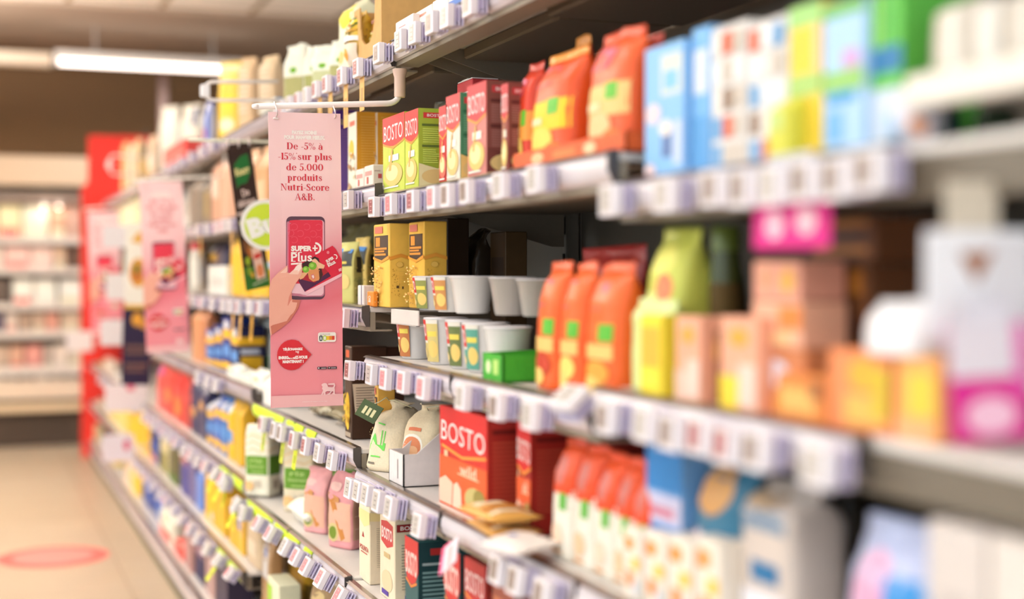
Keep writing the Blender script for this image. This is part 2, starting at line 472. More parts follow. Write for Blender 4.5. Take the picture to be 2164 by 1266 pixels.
def bag_mesh(w_, h, d, style, col, prints, finish, crumple, seed, seal=None, bands=None, lean=0.0):
    """Returns the body mesh collector and, when seal is a colour, the crimped seal as a second one."""
    ring, F, S = bag_surface(w_, h, d, style, crumple, seed, lean)
    n, m_ = 36, 30
    vs_ = .93 if seal else 1.0
    def shell(g, v0, v1, rows, c, close0, close1):
        pts = [ring(2 * math.pi * (k + .5) / n, v0 + (v1 - v0) * j / rows) for j in range(rows + 1) for k in range(n)]
        base = len(g.v)
        cols = c if callable(c) else (lambda v: c)
        for j in range(rows):
            vv = v0 + (v1 - v0) * (j + .5) / rows
            fs = [(j * n + k, j * n + (k + 1) % n, (j + 1) * n + (k + 1) % n, (j + 1) * n + k) for k in range(n)]
            if j == 0: g.add(pts, fs, mat(cols(vv), finish), True); continue
            kk = g.slot(mat(cols(vv), finish))
            for f in fs: g.f.append([base + i for i in f]); g.mi.append(kk); g.sm.append(True)
        if close0: g.f.append([base + k for k in range(n)][::-1]); g.mi.append(g.slot(mat(cols(v0), finish))); g.sm.append(False)
        if close1: g.f.append([base + rows * n + k for k in range(n)]); g.mi.append(g.slot(mat(cols(v1), finish))); g.sm.append(False)
    def colour(v):
        if bands:
            for lo, hi, c in bands:
                if lo <= v < hi: return c
        return col
    g = G(); shell(g, 0, vs_, m_, colour, True, True)
    for k, (face, it) in enumerate(prints):
        put_print(g, {'F': F, 'S': S}[face], it, k, 14)
    s = None
    if seal:
        s = G(); shell(s, vs_, 1.0, 4, lambda v: seal, True, True)
    return g, s
_seed = [0]
def bag(label, cat, L, pxL, pxM, top, depth, col, prints=(), style='pouch', set_=.02, group=None, name='pouch', base=None, finish='foil', crumple=.003, seal=None, bands=None, rz=0, lean=0.0, face=None):
    """face = (width, turn): the pack stands turned towards the camera side and pxL..pxM are its outline in the photo."""
    _seed[0] += 1
    if face:
        w_, rz = face; px = (pxL + pxM) / 2
        ext = max(w_ * abs(math.sin(rz)) + depth * abs(math.cos(rz)), .03) / 2
        Xc = SX[L] + set_ + ext; yc, z0, h = upright(L, px, top, Xc, base)
        g, s = bag_mesh(w_, h, depth, style, col, list(prints), finish, crumple, _seed[0], seal, bands, lean)
        c, n_ = math.cos(rz), math.sin(rz); lx, ly = depth / 2, w_ / 2
        loc = (Xc - (lx * c - ly * n_), yc - (lx * n_ + ly * c), z0 + .0012)
    else:
        X, y0, y1, z0, h = span(L, pxL, pxM, top, set_, base)
        g, s = bag_mesh(y1 - y0, h, depth, style, col, list(prints), finish, crumple, _seed[0], seal, bands, lean)
        loc = (X, y0, z0 + .0012)
    o = g.build(name, loc=loc, rot=(0, 0, rz))
    if s: s.build('top_seal', o)
    tag(o, label, cat, group); return o
def lying_bag(label, cat, loc, size, col, prints=(), finish='foil', crumple=.004, rot=(0, 0, 0), group=None, name='packet', seal=None):
    """A pillow pack lying on its back: size = length along x, width along y, thickness."""
    _seed[0] += 1
    l, w_, t = size
    g, s = bag_mesh(w_, l, t, 'pillow', col, list(prints), finish, crumple, _seed[0], None, None)
    g.v = [(p[2], p[1], -p[0] + t) for p in g.v]          # lay it down, front up
    lo = min(p[2] for p in g.v); g.v = [(a, b, c - lo) for a, b, c in g.v]
    o = g.build(name, loc=loc, rot=rot); tag(o, label, cat, group); return o

def jar(label, cat, L, pxL, pxM, top, body, lid, lab, set_=.02, group=None, name='jar', base=None, bottle=False, finish='satin'):
    Xc, yc, z0, h, r = round_at(L, pxL, pxM, top, set_, base)
    o = empty(name, (Xc, yc, z0 + .0008))
    g = G()
    if bottle: pr = [(r * .9, 0), (r, .01), (r, h * .55), (r * .8, h * .66), (r * .36, h * .8), (r * .34, h * .93)]
    else: pr = [(r * .9, 0), (r, .006), (r, h * .74), (r * .86, h * .84), (r * .86, h * .86)]
    g.lathe(pr, mat(body, finish)); g.build('glass_body', o)
    k = G(); hr = r * .4 if bottle else r * .92
    k.lathe([(hr, h * (.92 if bottle else .85)), (hr, h * .99), (hr * .92, h)], mat(lid, 'plastic')); k.build('lid', o)
    p = G(); p.lathe([(r + .0006, h * .14), (r + .0006, h * (.5 if bottle else .66))], mat(lab, 'paper'), cap0=False, cap1=False); p.build('paper_label', o)
    tag(o, label, cat, group); return o

def cup(label, L, pxL, pxM, top, sleeve, set_=.02, group=None, base=None, sleeve_on=True, sl_text='BOSTO', cupc=(232, 224, 220)):
    Xc, yc, z0, h, r1 = round_at(L, pxL, pxM, top, set_, base, .088)
    r0 = r1 * .74
    o = empty('plastic_cup', (Xc, yc, z0 + .0008))
    g = G(); g.lathe([(r0 * .94, 0), (r0, .004), (r1 * .93, h * .86), (r1 * .96, h * .88), (r1 * .96, h * .93), (r1, h * .94), (r1, h * .97)], mat(cupc, 'satin'), 28); g.build('cup_body', o)
    k = G(); k.lathe([(r1 * 1.03, h * .97), (r1 * 1.03, h * .985), (r1 * .9, h), (0.001, h)], mat((225, 215, 215), 'foil'), 28, cap1=False); k.build('foil_lid', o)
    if sleeve_on:       # a printed card band wrapped round the aisle side
        s = G()
        def S(u, v, l):
            a = math.pi - math.radians(46) + math.radians(96) * u
            zz = h * (.06 + .9 * v); rr = r0 + (r1 * .99 - r0) * (zz / h) + .0025 + l
            return V(rr * math.cos(a), rr * math.sin(a), zz)
        for k_, it in enumerate([('r', 0, 0, 1, 1, (230, 218, 204)), ('r', .0, .5, .58, .99, (212, 52, 46)), ('r', .0, .0, .58, .44, sleeve), ('t', sl_text, .3, .74, .5, .3, (246, 226, 222), 0), ('p', [(.0, .5), (.58, .5), (.3, .42)], (228, 110, 50)),
                                 ('r', .6, .0, 1, .9, sleeve), ('e', .8, .3, .18, .2, (234, 196, 110)), ('r', .62, .6, .96, .72, (232, 206, 90)), ('e', .3, .2, .22, .12, (236, 206, 140))]):
            put_print(s, S, it, k_, 12)
        s.build('card_sleeve', o)
    tag(o, label, 'cup', group); return o

def tray(label, cat, L, pxL, pxM, top, depth, col, inside, set_=.008, group=None, prints=(), back=2.0, name='display_tray', base=None, side_cut=True):
    """Open shelf-ready carton: low front wall, side walls rising to a higher back."""
    X, y0, y1, z0, h = span(L, pxL, pxM, top, set_, base)
    w_ = y1 - y0; t = .003; hb = h * back
    g = G(); m = mat(col, 'card')
    g.box((0, 0, 0), (depth, w_, .002), m)
    g.box((0, 0, 0), (t, w_, h), m); g.box((depth - t, 0, 0), (depth, w_, hb), m)
    for yy in (0, w_ - t):
        p = [(0, 0), (depth, 0), (depth, hb), (depth * .62, hb), (depth * .12, h), (0, h)]
        a = [V(x, yy, z) for x, z in p]; b = [V(x, yy + t, z) for x, z in p]
        g.poly(a, m); g.poly(b, m)
        for i in range(len(p)): j = (i + 1) % len(p); g.add([a[i], a[j], b[j], b[i]], [(0, 1, 2, 3)], m)
    def F(u, v, l): return V(-l, w_ * (1 - u), h * v)
    def S(u, v, l): return V(depth * u, -l, h * v)
    for k, (face, it) in enumerate(prints): put_print(g, F if face == 'F' else S, it, k)
    o = g.build(name, loc=(X, y0, z0 + .0008)); tag(o, label, cat, group); return o

# ------------------------------------------------------------------ the room
def brick_mat(name, c1, c2, mortar, bw, rh, size, rough, spec=.5, coat=0):
    m = bpy.data.materials.new(name); m.use_nodes = True
    nt = m.node_tree; b = nt.nodes['Principled BSDF']
    tc = nt.nodes.new('ShaderNodeTexCoord'); br = nt.nodes.new('ShaderNodeTexBrick')
    br.offset = 0; br.inputs['Scale'].default_value = 1
    br.inputs['Brick Width'].default_value = bw; br.inputs['Row Height'].default_value = rh
    br.inputs['Mortar Size'].default_value = size; br.inputs['Mortar Smooth'].default_value = .1
    for k, c in (('Color1', c1), ('Color2', c2), ('Mortar', mortar)): br.inputs[k].default_value = (*lin(c), 1)
    nt.links.new(tc.outputs['Object'], br.inputs['Vector'])
    n = nt.nodes.new('ShaderNodeTexNoise'); n.inputs['Scale'].default_value = 2.2; n.inputs['Detail'].default_value = 4
    nt.links.new(tc.outputs['Object'], n.inputs['Vector'])
    mx = nt.nodes.new('ShaderNodeMix'); mx.data_type = 'RGBA'; mx.blend_type = 'MULTIPLY'; mx.inputs[0].default_value = .35
    rp = nt.nodes.new('ShaderNodeValToRGB'); rp.color_ramp.elements[0].color = (.75, .75, .75, 1); rp.color_ramp.elements[0].position = .35
    rp.color_ramp.elements[1].position = .65
    nt.links.new(n.outputs['Fac'], rp.inputs['Fac'])
    nt.links.new(br.outputs['Color'], mx.inputs[6]); nt.links.new(rp.outputs['Color'], mx.inputs[7])
    nt.links.new(mx.outputs[2], b.inputs['Base Color'])
    b.inputs['Roughness'].default_value = rough; b.inputs['Specular IOR Level'].default_value = spec
    return m
Y_FAR = 11.75
Z_CEIL = 3.08
g = G(); g.box((-5, -2.2, -.05), (6, Y_FAR, 0), brick_mat('floor_tiles', (190, 170, 146), (186, 165, 140), (164, 142, 118), .6, .6, .006, .38)); struct(g.build('floor'))
g = G(); g.box((-5, -2.2, Z_CEIL), (6, 9.75, Z_CEIL + .05), brick_mat('ceiling_tiles', (246, 220, 197), (243, 216, 192), (160, 128, 92), .6, 1.2, .022, .9, .1))
o = struct(g.build('ceiling')); 
g = G(); g.box((-5, 9.75, Z_CEIL - .03), (6, Y_FAR, Z_CEIL + .05), mat((158, 130, 108), 'matte')); struct(g.build('trim_1'))
g = G(); g.box((-5, Y_FAR, 0), (6, Y_FAR + .1, Z_CEIL), mat((104, 76, 50), 'matte')); struct(g.build('wall_back'))

# ceiling lamps: battens across the aisle, each with its own light
def batten(x0, x1, y, z, label, power, up=.0):
    o = empty('ceiling_lamp', ((x0 + x1) / 2, y, z))
    hw = (x1 - x0) / 2
    g = G(); g.box((-hw, -.06, .02), (hw, .06, .075), mat((222, 205, 192), 'paint'), .004); g.build('housing', o)
    g = G(); g.tube([(-hw + .03, 0, 0), (hw - .03, 0, 0)], .022, glow((255, 236, 222), 5.0), 12); g.build('fluorescent_tube', o)
    g = G()
    for sx in (-1, 1): g.box((sx * hw - .012 * (1 + sx), -.03, -.028), (sx * hw + .012 * (1 - sx), .03, .022), mat((210, 200, 195), 'plastic'))
    g.build('tube_socket', o)
    g = G()
    for sx in (-.6, .6): g.tube([(hw * sx, 0, .075), (hw * sx, 0, Z_CEIL - z)], .004, mat((190, 180, 170), 'paint'), 6)
    g.build('hanger', o)
    ld = bpy.data.lights.new('tube_light', 'AREA'); ld.shape = 'RECTANGLE'; ld.size = 2 * hw; ld.size_y = .12
    ld.energy = power; ld.color = (.76, .93, 1.0)
    lo = bpy.data.objects.new('tube_light', ld); COL.objects.link(lo); lo.parent = o; lo.location = (0, 0, -.03)
    lu = bpy.data.lights.new('tube_light_up', 'AREA'); lu.shape = 'RECTANGLE'; lu.size = 2 * hw; lu.size_y = .12
    lu.energy = power * up; lu.color = (.80, .93, 1.0)
    lo = bpy.data.objects.new('tube_light_up', lu); COL.objects.link(lo); lo.parent = o; lo.location = (0, 0, .085); lo.rotation_euler = (math.pi, 0, 0)
    tag(o, label, 'ceiling lamp'); return o
pa = onY(115, 130, 10.5); pb = onY(530, 138, 10.5)
batten(pa.x, pb.x, 10.5, pa.z, 'bright white fluorescent batten hanging over the far end of the aisle', 28, .04)
for i, (yy, zz) in enumerate(((-1.2, 2.62), (0.9, 2.62), (3.0, 2.62), (5.1, 2.62))):
    batten(-1.35, .35, yy, zz, '%s fluorescent batten above this aisle, counted from the back of the shop' % ORD[i], (20, 20, 22, 22)[i], 1.2)
for i, yy in enumerate((7.0, 9.0)):  # unseen pair, added for a strong uplight on the ceiling tiles
    batten(-2.5, -.75, yy, 2.36, '%s low-hung batten added to light the ceiling, out of view at far left' % ('nearer' if i == 0 else 'farther'), 4, 150)
for i, yy in enumerate((-0.6, 1.8, 4.2, 6.6)):  # unseen row, added to throw more frontal light onto the shelves
    batten(-4.3, -2.6, yy, 2.62, '%s batten added as front light above the unseen neighbouring aisle, counted from the back' % ORD[i], 70, .6)
g = G(); q = onY(0, 128, 10.55); g.box((-4.2, 10.46, q.z - .03), (pa.x - .02, 10.58, q.z + .06), mat((214, 186, 160), 'paint'), .004)
o = g.build('lamp_trunking'); tag(o, 'unlit beige lamp trunking left of the far bright batten', 'ceiling trunking')
q0 = onY(331, 140, 10.4); q1 = onY(331, 300, 10.4)
g = G(); g.tube([(q0.x + .12, 11.0, 1.6), (q0.x + .12, 11.0, q0.z + .02)], .035, mat((150, 118, 108), 'paint'), 14)
g.tube([(q0.x + .12, 11.0, 0), (q0.x + .12, 11.0, 1.6)], .05, mat((150, 118, 108), 'paint'), 14)
o = g.build('pillar_pipe'); tag(o, 'slim pinkish vertical post standing behind the far shelves up to the bright batten', 'post')

# floor sticker
p = onZ(112, 1177, 0); pr = onZ(226, 1177, 0)
g = G(); rr = abs((pr - p).length)
g.lathe([(rr, 0), (rr, .0012)], mat((222, 100, 94), 'print'), 40)
o = g.build('floor_sticker', loc=(p.x, p.y, .0004))
g = G(); g.lathe([(rr * .72, 0), (rr * .72, .0006)], mat((228, 138, 130), 'print'), 40); g.build('sticker_centre', o, (0, 0, .0013))
tag(o, 'round pink and red sticker stuck on the cream floor', 'floor sticker')

# far refrigerated wall case
YC = 11.15
def zc(py): return onY(85, py, YC).z
case = empty('refrigerated_case', (0, YC, 0))
tag(case, 'long open refrigerated wall case with pale shelves beyond the end of the aisle', 'refrigerator')
XL, XR = -2.6, 1.9
def cpart(n, *boxes):
    g = G()
    for a, b, c, f in boxes: g.box((a[0], a[1] - YC, a[2]), (b[0], b[1] - YC, b[2]), mat(c, f), .003)
    return g.build(n, case)
cpart('header', ((XL, YC, zc(392)), (XR, Y_FAR - .01, zc(330)), (206, 178, 150), 'paint'))
cpart('air_slot', ((XL, YC + .03, zc(405)), (XR, Y_FAR - .01, zc(393)), (70, 64, 56), 'matte'))
cpart('canopy', ((XL, YC + .12, zc(424)), (XR, Y_FAR - .01, zc(406)), (196, 174, 160), 'paint'))
cpart('back_panel', ((XL, Y_FAR - .08, zc(870)), (XR, Y_FAR - .02, zc(424)), (120, 104, 88), 'matte'))
cpart('kick_plate', ((XL, YC + .04, 0.003), (XR, Y_FAR - .01, zc(872)), (66, 54, 46), 'matte'))
cpart('bumper', ((XL, YC - .02, zc(870)), (XR, Y_FAR - .1, zc(852)), (224, 196, 160), 'plastic'))
cpart('bumper_gap', ((XL, YC + .02, zc(852)), (XR, Y_FAR - .1, zc(843)), (56, 50, 42), 'matte'))
cpart('lower_front', ((XL, YC, zc(843)), (XR, YC + .06, zc(806)), (230, 206, 182), 'paint'))
cpart('well_floor', ((XL, YC + .06, zc(842)), (XR, Y_FAR - .09, zc(832)), (200, 186, 172), 'paint'))
rows = [(515, 500), (580, 566), (656, 642), (716, 700), (796, 776)]
CSH = []
for a, b in rows:
    cpart('shelf', ((XL, YC + .12, zc(a)), (XR, Y_FAR - .09, zc(a) + .022), (214, 198, 184), 'paint'))
    cpart('price_rail', ((XL, YC + .10, zc(a)), (XR, YC + .119, zc(b)), (226, 212, 200), 'plastic'))
    CSH.append(zc(a) + .022)
for i, px in enumerate((95, 125)):
    q = onY(px, 421, YC + .10)
    o = empty('spotlight', (q.x, YC + .10, zc(424)))
    g = G(); g.lathe([(.016, -.035), (.022, -.02), (.022, 0)], mat((220, 215, 210), 'plastic'), 14); g.build('housing', o, (0, .05, 0))
    g = G(); g.lathe([(.012, -.036), (.015, -.034)], glow((255, 244, 230), 14 + 10 * i), 14)
    g.build('bulb', o, (0, .05, -.004))
    ld = bpy.data.lights.new('spot_glow', 'POINT'); ld.energy = .35; ld.color = (1, .9, .8); ld.shadow_soft_size = .03
    lo = bpy.data.objects.new('spot_glow', ld); COL.objects.link(lo); lo.parent = o; lo.location = (0, -.03, -.08)
    tag(o, ('left' if i == 0 else 'brighter right') + ' small round spotlight under the canopy of the refrigerated case', 'spotlight')
r = random.Random(3)
CASE_P = [  # shelf row, top py, [(px0, px1, colour)]
    (0, 432, [(-60, -8, (236, 224, 190)), (-4, 44, (240, 226, 180)), (48, 102, (243, 232, 204)), (106, 140, (196, 150, 122)), (142, 166, (206, 164, 146)), (170, 205, (232, 214, 190))]),
    (1, 520, [(-50, 6, (240, 222, 206)), (10, 62, (238, 196, 184)), (64, 112, (240, 206, 192)), (116, 138, (222, 190, 160)), (140, 176, (86, 64, 52))]),
    (2, 590, [(-40, 22, (78, 66, 58)), (27, 70, (246, 238, 224)), (73, 119, (246, 238, 224)), (126, 172, (247, 238, 226))]),
    (3, 662, [(-30, 10, (92, 80, 96)), (13, 36, (236, 216, 200)), (40, 66, (176, 150, 130)), (70, 94, (206, 176, 152)), (97, 124, (222, 160, 140)), (130, 170, (214, 190, 164))]),
    (4, 732, [(-30, 20, (186, 160, 140)), (22, 50, (206, 160, 136)), (54, 90, (218, 150, 138)), (94, 112, (196, 178, 164)), (116, 140, (240, 222, 206)), (143, 176, (206, 188, 168))]),
]
ROWN = ['top', 'second', 'third', 'fourth', 'lowest']
for ri, tp, items in CASE_P:
    for k, (a, b, c) in enumerate(items):
        Yp = YC + .15
        x0, x1 = onY(a, tp, Yp).x, onY(b, tp, Yp).x; z0 = CSH[ri]; h = zc(tp) - z0
        g = G(); g.box((0, 0, 0), (x1 - x0, .18, h), mat(c, 'card'), .008)
        m2 = tuple(min(255, int(v * 1.04 + 6)) for v in c)
        g.box((.01, -.002, h * .55), (x1 - x0 - .01, .001, h * .9), mat(m2, 'print'))
        if k % 2: g.box((.012, -.002, h * .1), (x1 - x0 - .02, .001, h * .35), mat((226, 120, 110) if k == 1 else (236, 226, 190), 'print'))
        o = g.build('chilled_pack', loc=(x0, Yp, z0 + .0005))
        tag(o, '%s pale chilled pack from the left on the %s shelf of the refrigerated case' % (ORD[k], ROWN[ri]), 'chilled pack', 'packs in the refrigerated case')
r = random.Random(5)
for k in range(6):
    a = -20 + k * 32; Yp = YC + .12; x0, x1 = onY(a, 810, Yp).x, onY(a + 28, 810, Yp).x
    g = G(); g.box((0, 0, 0), (x1 - x0, .2, zc(801 + 2 * (k % 3)) - zc(832)), mat(((238, 222, 206), (214, 196, 180), (230, 206, 190))[k % 3], 'card'), .01)
    g.box((.02, .02, 0), (x1 - x0 - .02, .18, zc(801 + 2 * (k % 3)) - zc(832) + .004), mat((244, 232, 220), 'foil'), .003)
    o = g.build('chilled_tray', loc=(x0, Yp, zc(832) + .0005)); tag(o, '%s pale tray from the left in the bottom well of the refrigerated case' % ORD[k], 'chilled tray', 'trays in the refrigerated case')

# ------------------------------------------------------------------ gondola shelving: bays
XB = 1.32
BAYS = [('that holds orange pouches and pale blue packs nearest the camera', .35, Y_BC), ('that holds the green rice boxes and plastic cups', Y_BC, Y_AB),
        ('just behind the large pink poster', Y_AB, Y_AN), ('with the yellow-and-blue pasta', Y_AN, 5.47), ('behind the second pink poster', 5.47, 6.69),
        ('with the white price signs', 6.69, 7.91), ('second from the red end panel', 7.91, 9.13), ('next to the red end panel', 9.13, Y_END)]
BAY = {}
for txt, y0, y1 in BAYS:
    o = BAY[y0] = empty('shelving_bay', (.77, y0, 0))
    tag(o, 'grey steel shelving bay frame ' + txt, 'shelving bay')
    far = y0 > 4
    ztop = 1.95 if not far else 1.92
    g = G(); g.box((XB - .765, .003, .02), (XB - .745, y1 - y0 - .003, ztop), mat((112, 102, 90), 'paint')); g.build('back_panel', o)
    for yy in (.0, ):
        g = G(); g.box((XB - .80, .004, .02), (XB - .767, .03, ztop), mat((128, 118, 106), 'paint'), .003)
        for k in range(20): g.box((XB - .803, .013, .2 + k * .085), (XB - .799, .021, .24 + k * .085), mat((46, 42, 38), 'matte'))
        g.build('upright', o)
    g = G(); g.box((0, .002, .03), (.5, y1 - y0 - .002, .10), mat((208, 190, 188), 'paint'), .004); g.build('base_plinth', o)
    g = G(); g.box((-.006, .002, .0), (.02, y1 - y0 - .002, .03), mat((92, 84, 66), 'matte'), .003); g.build('rubber_kick_strip', o)

def extrude(g, prof, y0, y1, m, smooth=False):
    n = len(prof)
    pts = [(x, y0, z) for x, z in prof] + [(x, y1, z) for x, z in prof]
    g.add(pts, [(i, (i + 1) % n, n + (i + 1) % n, n + i) for i in range(n)], m, smooth)
    g.add(pts, [tuple(range(n))[::-1], tuple(range(n, 2 * n))], m)
RAIL = [(-.002, .002), (-.012, -.002), (-.017, -.012), (-.018, -.022), (-.015, -.034), (-.008, -.042), (-.002, -.044)]
def shelf(L, y0, y1, z, rails, inserts=(), lipc=(150, 136, 118), railc=(216, 204, 208)):
    """One shelf of a bay: deck, folded lip, brackets, stiffeners below, clear price rails in front."""
    a = SX[L]; o = empty('shelf', (a - .77, 0, z)); o.parent = BAY[y0]; W = y1 - y0; D = XB - a - .012
    g = G(); g.box((0, .003, -.012), (D, W - .003, 0), mat((222, 212, 206), 'paint'), .002); g.build('deck', o)
    g = G(); extrude(g, [(0, -.012), (.012, -.012), (.012, -.05), (.05, -.05), (.05, -.054), (0, -.054)], .003, W - .003, mat(lipc, 'paint')); g.build('front_lip', o)
    for yy in (.03, W - .034):
        g = G(); p = [(.03, -.0125), (D - .04, -.0125), (D - .04, -.11), (D - .07, -.11)]
        A = [V(x, yy, zz) for x, zz in p]; B = [V(x, yy + .004, zz) for x, zz in p]; m = mat((140, 124, 106), 'paint')
        g.add(A + B, [(0, 1, 2, 3), (7, 6, 5, 4), (0, 4, 5, 1), (1, 5, 6, 2), (2, 6, 7, 3), (3, 7, 4, 0)], m); g.build('bracket', o)
    g = G(); m = mat((104, 88, 72), 'paint')
    g.box((.10, .05, -.045), (D - .05, W * .5 - .02, -.0125), m, .004); g.box((.14, W * .5 + .02, -.038), (D - .05, W - .05, -.0125), m, .004); g.build('underside_stiffener', o)
    for r0, r1 in rails:
        g = G(); extrude(g, RAIL, r0 - y0 + .004, r1 - y0 - .004, mat(railc, 'satin'), False)
        extrude(g, [(-.0185, -.0005), (-.012, .0035), (-.002, .0045), (-.002, .002), (-.012, -.001)], r0 - y0 + .004, r1 - y0 - .004, mat((150, 140, 136), 'metal'))
        extrude(g, [(-.0195, .002), (-.002, .004), (-.002, -.044), (-.010, -.044), (-.0195, -.024)], r0 - y0, r0 - y0 + .003, mat((74, 66, 64), 'plastic'))
        g.build('price_rail', o)
    for i0, i1 in inserts:
        g = G(); extrude(g, [(x - .0035, zz + .002) for x, zz in RAIL[1:6]] + [(x - .001, zz + .001) for x, zz in RAIL[5:0:-1]], i0 - y0, i1 - y0, mat((204, 226, 44), 'print')); g.build('rail_insert', o, label='neon yellow-green strip')
    return o
H1, H2 = (Y_BC + Y_AB) / 2, (Y_AB + Y_AN) / 2
def halves(a, b): m = (a + b) / 2; return [(a, m), (m, b)]
# camera-side bay
shelf(1, .35, Y_BC, Z_C[1], halves(.6, Y_BC))
shelf(2, .35, Y_BC, Z_C[2], [(Y_CD, Y_BC)], lipc=(112, 100, 86))
shelf(3, .35, Y_BC, Z_C[3], [(Y_CD, Y_BC)], lipc=(112, 100, 86))
shelf(4, .35, Y_BC, Z_C[4], halves(.6, Y_BC))
shelf(5, .35, Y_BC, Z_C[5], halves(.6, Y_BC))
# bay with the rice boxes
shelf(1, Y_BC, Y_AB, Z_B[1], halves(Y_BC, Y_AB))
shelf(2, Y_BC, Y_AB, Z_B[2], [(Y_BC, Y_AB)])
shelf(3, Y_BC, Y_AB, Z_B[3], halves(Y_BC, Y_AB))
shelf(4, Y_BC, Y_AB, Z_B[4], halves(Y_BC, Y_AB))
shelf(5, Y_BC, Y_AB, Z_B[5], halves(Y_BC, Y_AB))
# bay behind the poster
shelf(1, Y_AB, Y_AN, Z_A[1], halves(Y_AB, Y_AN))
shelf(2, Y_AB, Y_AN, Z_A[2], halves(Y_AB, Y_AN))
shelf(3, Y_AB, Y_AN, Z_A[3], halves(Y_AB, Y_AN))
shelf(4, Y_AB, Y_AN, Z_A[4], halves(Y_AB, Y_AN), inserts=[(3.40, 3.50), (3.54, 3.74), (3.78, 4.22)])
shelf(5, Y_AB, Y_AN, Z_A[5], halves(Y_AB, Y_AN), inserts=[(3.36, 3.44), (3.50, 3.80), (3.84, 4.22)])
shelf(6, Y_AB, Y_AN, Z_A[6], halves(Y_AB, Y_AN), inserts=[(3.9, 4.05), (4.1, 4.2)])
for bi, y0 in enumerate((Y_AN, 5.47, 6.69, 7.91, 9.13)):
    y1 = y0 + 1.22
    for L in range(1, 8):
        ins = []
        if bi == 0 and L in (5, 6): ins = [(4.3, 4.5), (4.55, 4.7)]
        shelf(L, y0, y1, Z_N[L], [(y0, y1)], inserts=ins, lipc=(118, 104, 92), railc=(178, 164, 170))

# red end panel
YE = Y_END + .03
pts = [(172, 945), (172, 398), (186, 384), (187, 286), (300, 286), (330, 945)]
g = G(); xy = []
for px, py in pts: q = onY(px, py, YE); xy.append((q.x, max(q.z, .002)))
xy[0] = (xy[0][0], .002); xy[-1] = (1.36, .002); xy[-2] = (1.36, xy[-2][1])
A = [V(x, YE, z) for x, z in xy]; B = [V(x, YE + .035, z) for x, z in xy]; m = mat((220, 44, 34), 'paint')
g.poly(A, m); g.poly(B, m)
for i in range(len(A)): j = (i + 1) % len(A); g.add([A[i], A[j], B[j], B[i]], [(0, 1, 2, 3)], m)
o = g.build('end_panel'); tag(o, 'tall red end panel closing the far end of the shelving', 'end panel')

# ------------------------------------------------------------------ products: in the bay of the green rice boxes
WHT, RED, CRM = (240, 228, 224), (206, 40, 48), (236, 214, 178)
def bosto(front, side, banner, sidebar, text=(246, 226, 222), bowl=(228, 190, 110), foot=None, seed=1):
    pr = [('F', ('r', 0, .68, 1, 1, banner)), ('F', ('p', [(.0, .68), (1, .68), (.75, .63), (.5, .61), (.25, .63)], banner)),
          ('F', ('p', [(.02, .67), (.5, .6), (.98, .67), (.98, .645), (.5, .575), (.02, .645)], (240, 150, 60))),
          ('F', ('t', 'BOSTO', .5, .79, .86, .2, text, 0, 1, .0)),
          ('F', ('r', .3, .42, .75, .5, (246, 238, 220))), ('F', ('e', .5, .25, .42, .15, bowl)), ('F', ('e', .45, .27, .28, .10, (244, 222, 160))),
          ('F', ('p', [(.3, .3), (.42, .3), (.5, .55), (.44, .58)], (214, 170, 96))), ('F', ('r', .1, .08, .75, .1, (244, 236, 220))),
          ('S', ('r', 0, 0, 1, 1, side)), ('S', ('r', .14, .88, .86, .95, banner)), ('S', ('t', 'BOSTO', .5, .915, .5, .035, text)),
          ('S', ('r', .1, .78, .9, .81, sidebar)), ('S', ('r', .1, .52, .8, .55, sidebar))]
    pr += [('S', x) for x in lines(.12, .57, .75, .76, 7, tuple(min(255, c + 40) for c in side), seed)]
    pr += [('S', x) for x in lines(.12, .32, .7, .5, 7, tuple(min(255, c + 40) for c in side), seed + 1)]
    if foot: pr += [('S', ('p', [(0, .0), (1, 0), (1, .3), (.55, .26), (0, .32)], foot)), ('S', ('e', .5, .16, .42, .09, (226, 196, 130)))]
    return pr
GR = bosto((196, 204, 74), (168, 186, 62), (212, 62, 60), (98, 116, 48), foot=(232, 222, 170))
carton('first green rice box from the left, leaning on the next, red brand banner on top', 'rice box', 2, 809, 855, 236, .075, (200, 208, 84), GR, set_=.002, group='rice boxes', name='rice_box')
carton('second green rice box, its lime side with text columns fully showing', 'rice box', 2, 856, 884, 229, .072, (200, 208, 84), GR, set_=.002, group='rice boxes', name='rice_box')
carton('green rice box painted in shaded olive right behind the second green rice box', 'rice box', 2, 903, 926, 236, .05, (172, 176, 70), bosto((150, 160, 60), (150, 150, 60), (170, 40, 46), (80, 90, 40)), set_=.05, group='rice boxes', name='rice_box')  # third green box, its shade put into darker print colours
carton('narrow bright red rice box between the green boxes and the white-and-green box', 'rice box', 2, 928, 945, 222, .06, (204, 52, 50), bosto((204, 52, 50), (204, 52, 50), (214, 60, 60), (250, 200, 190), bowl=(226, 110, 90)), group='rice boxes', name='rice_box')
carton('white rice box with a green panel and a red brand banner', 'rice box', 2, 943, 972, 196, .055, (228, 214, 196), bosto((228, 214, 196), (76, 138, 100), (214, 70, 70), (50, 110, 76), bowl=(226, 190, 120), foot=(238, 200, 120)), group='rice boxes', name='rice_box')
BR = bosto((206, 120, 110), (138, 76, 66), (206, 62, 66), (96, 44, 40), foot=(120, 62, 54))
carton('left of the two dusky pink-brown rice boxes, its brown text side turned to us', 'rice box', 2, 988, 1028, 170, .07, (206, 126, 116), BR, group='rice boxes', name='rice_box')
carton('right of the two dusky pink-brown rice boxes, shade painted in, beside the orange pouches', 'rice box', 2, 1060, 1074, 176, .05, (150, 70, 60), BR, group='rice boxes', name='rice_box', set_=.03)  # darker body than its twin; the shade is in the colour
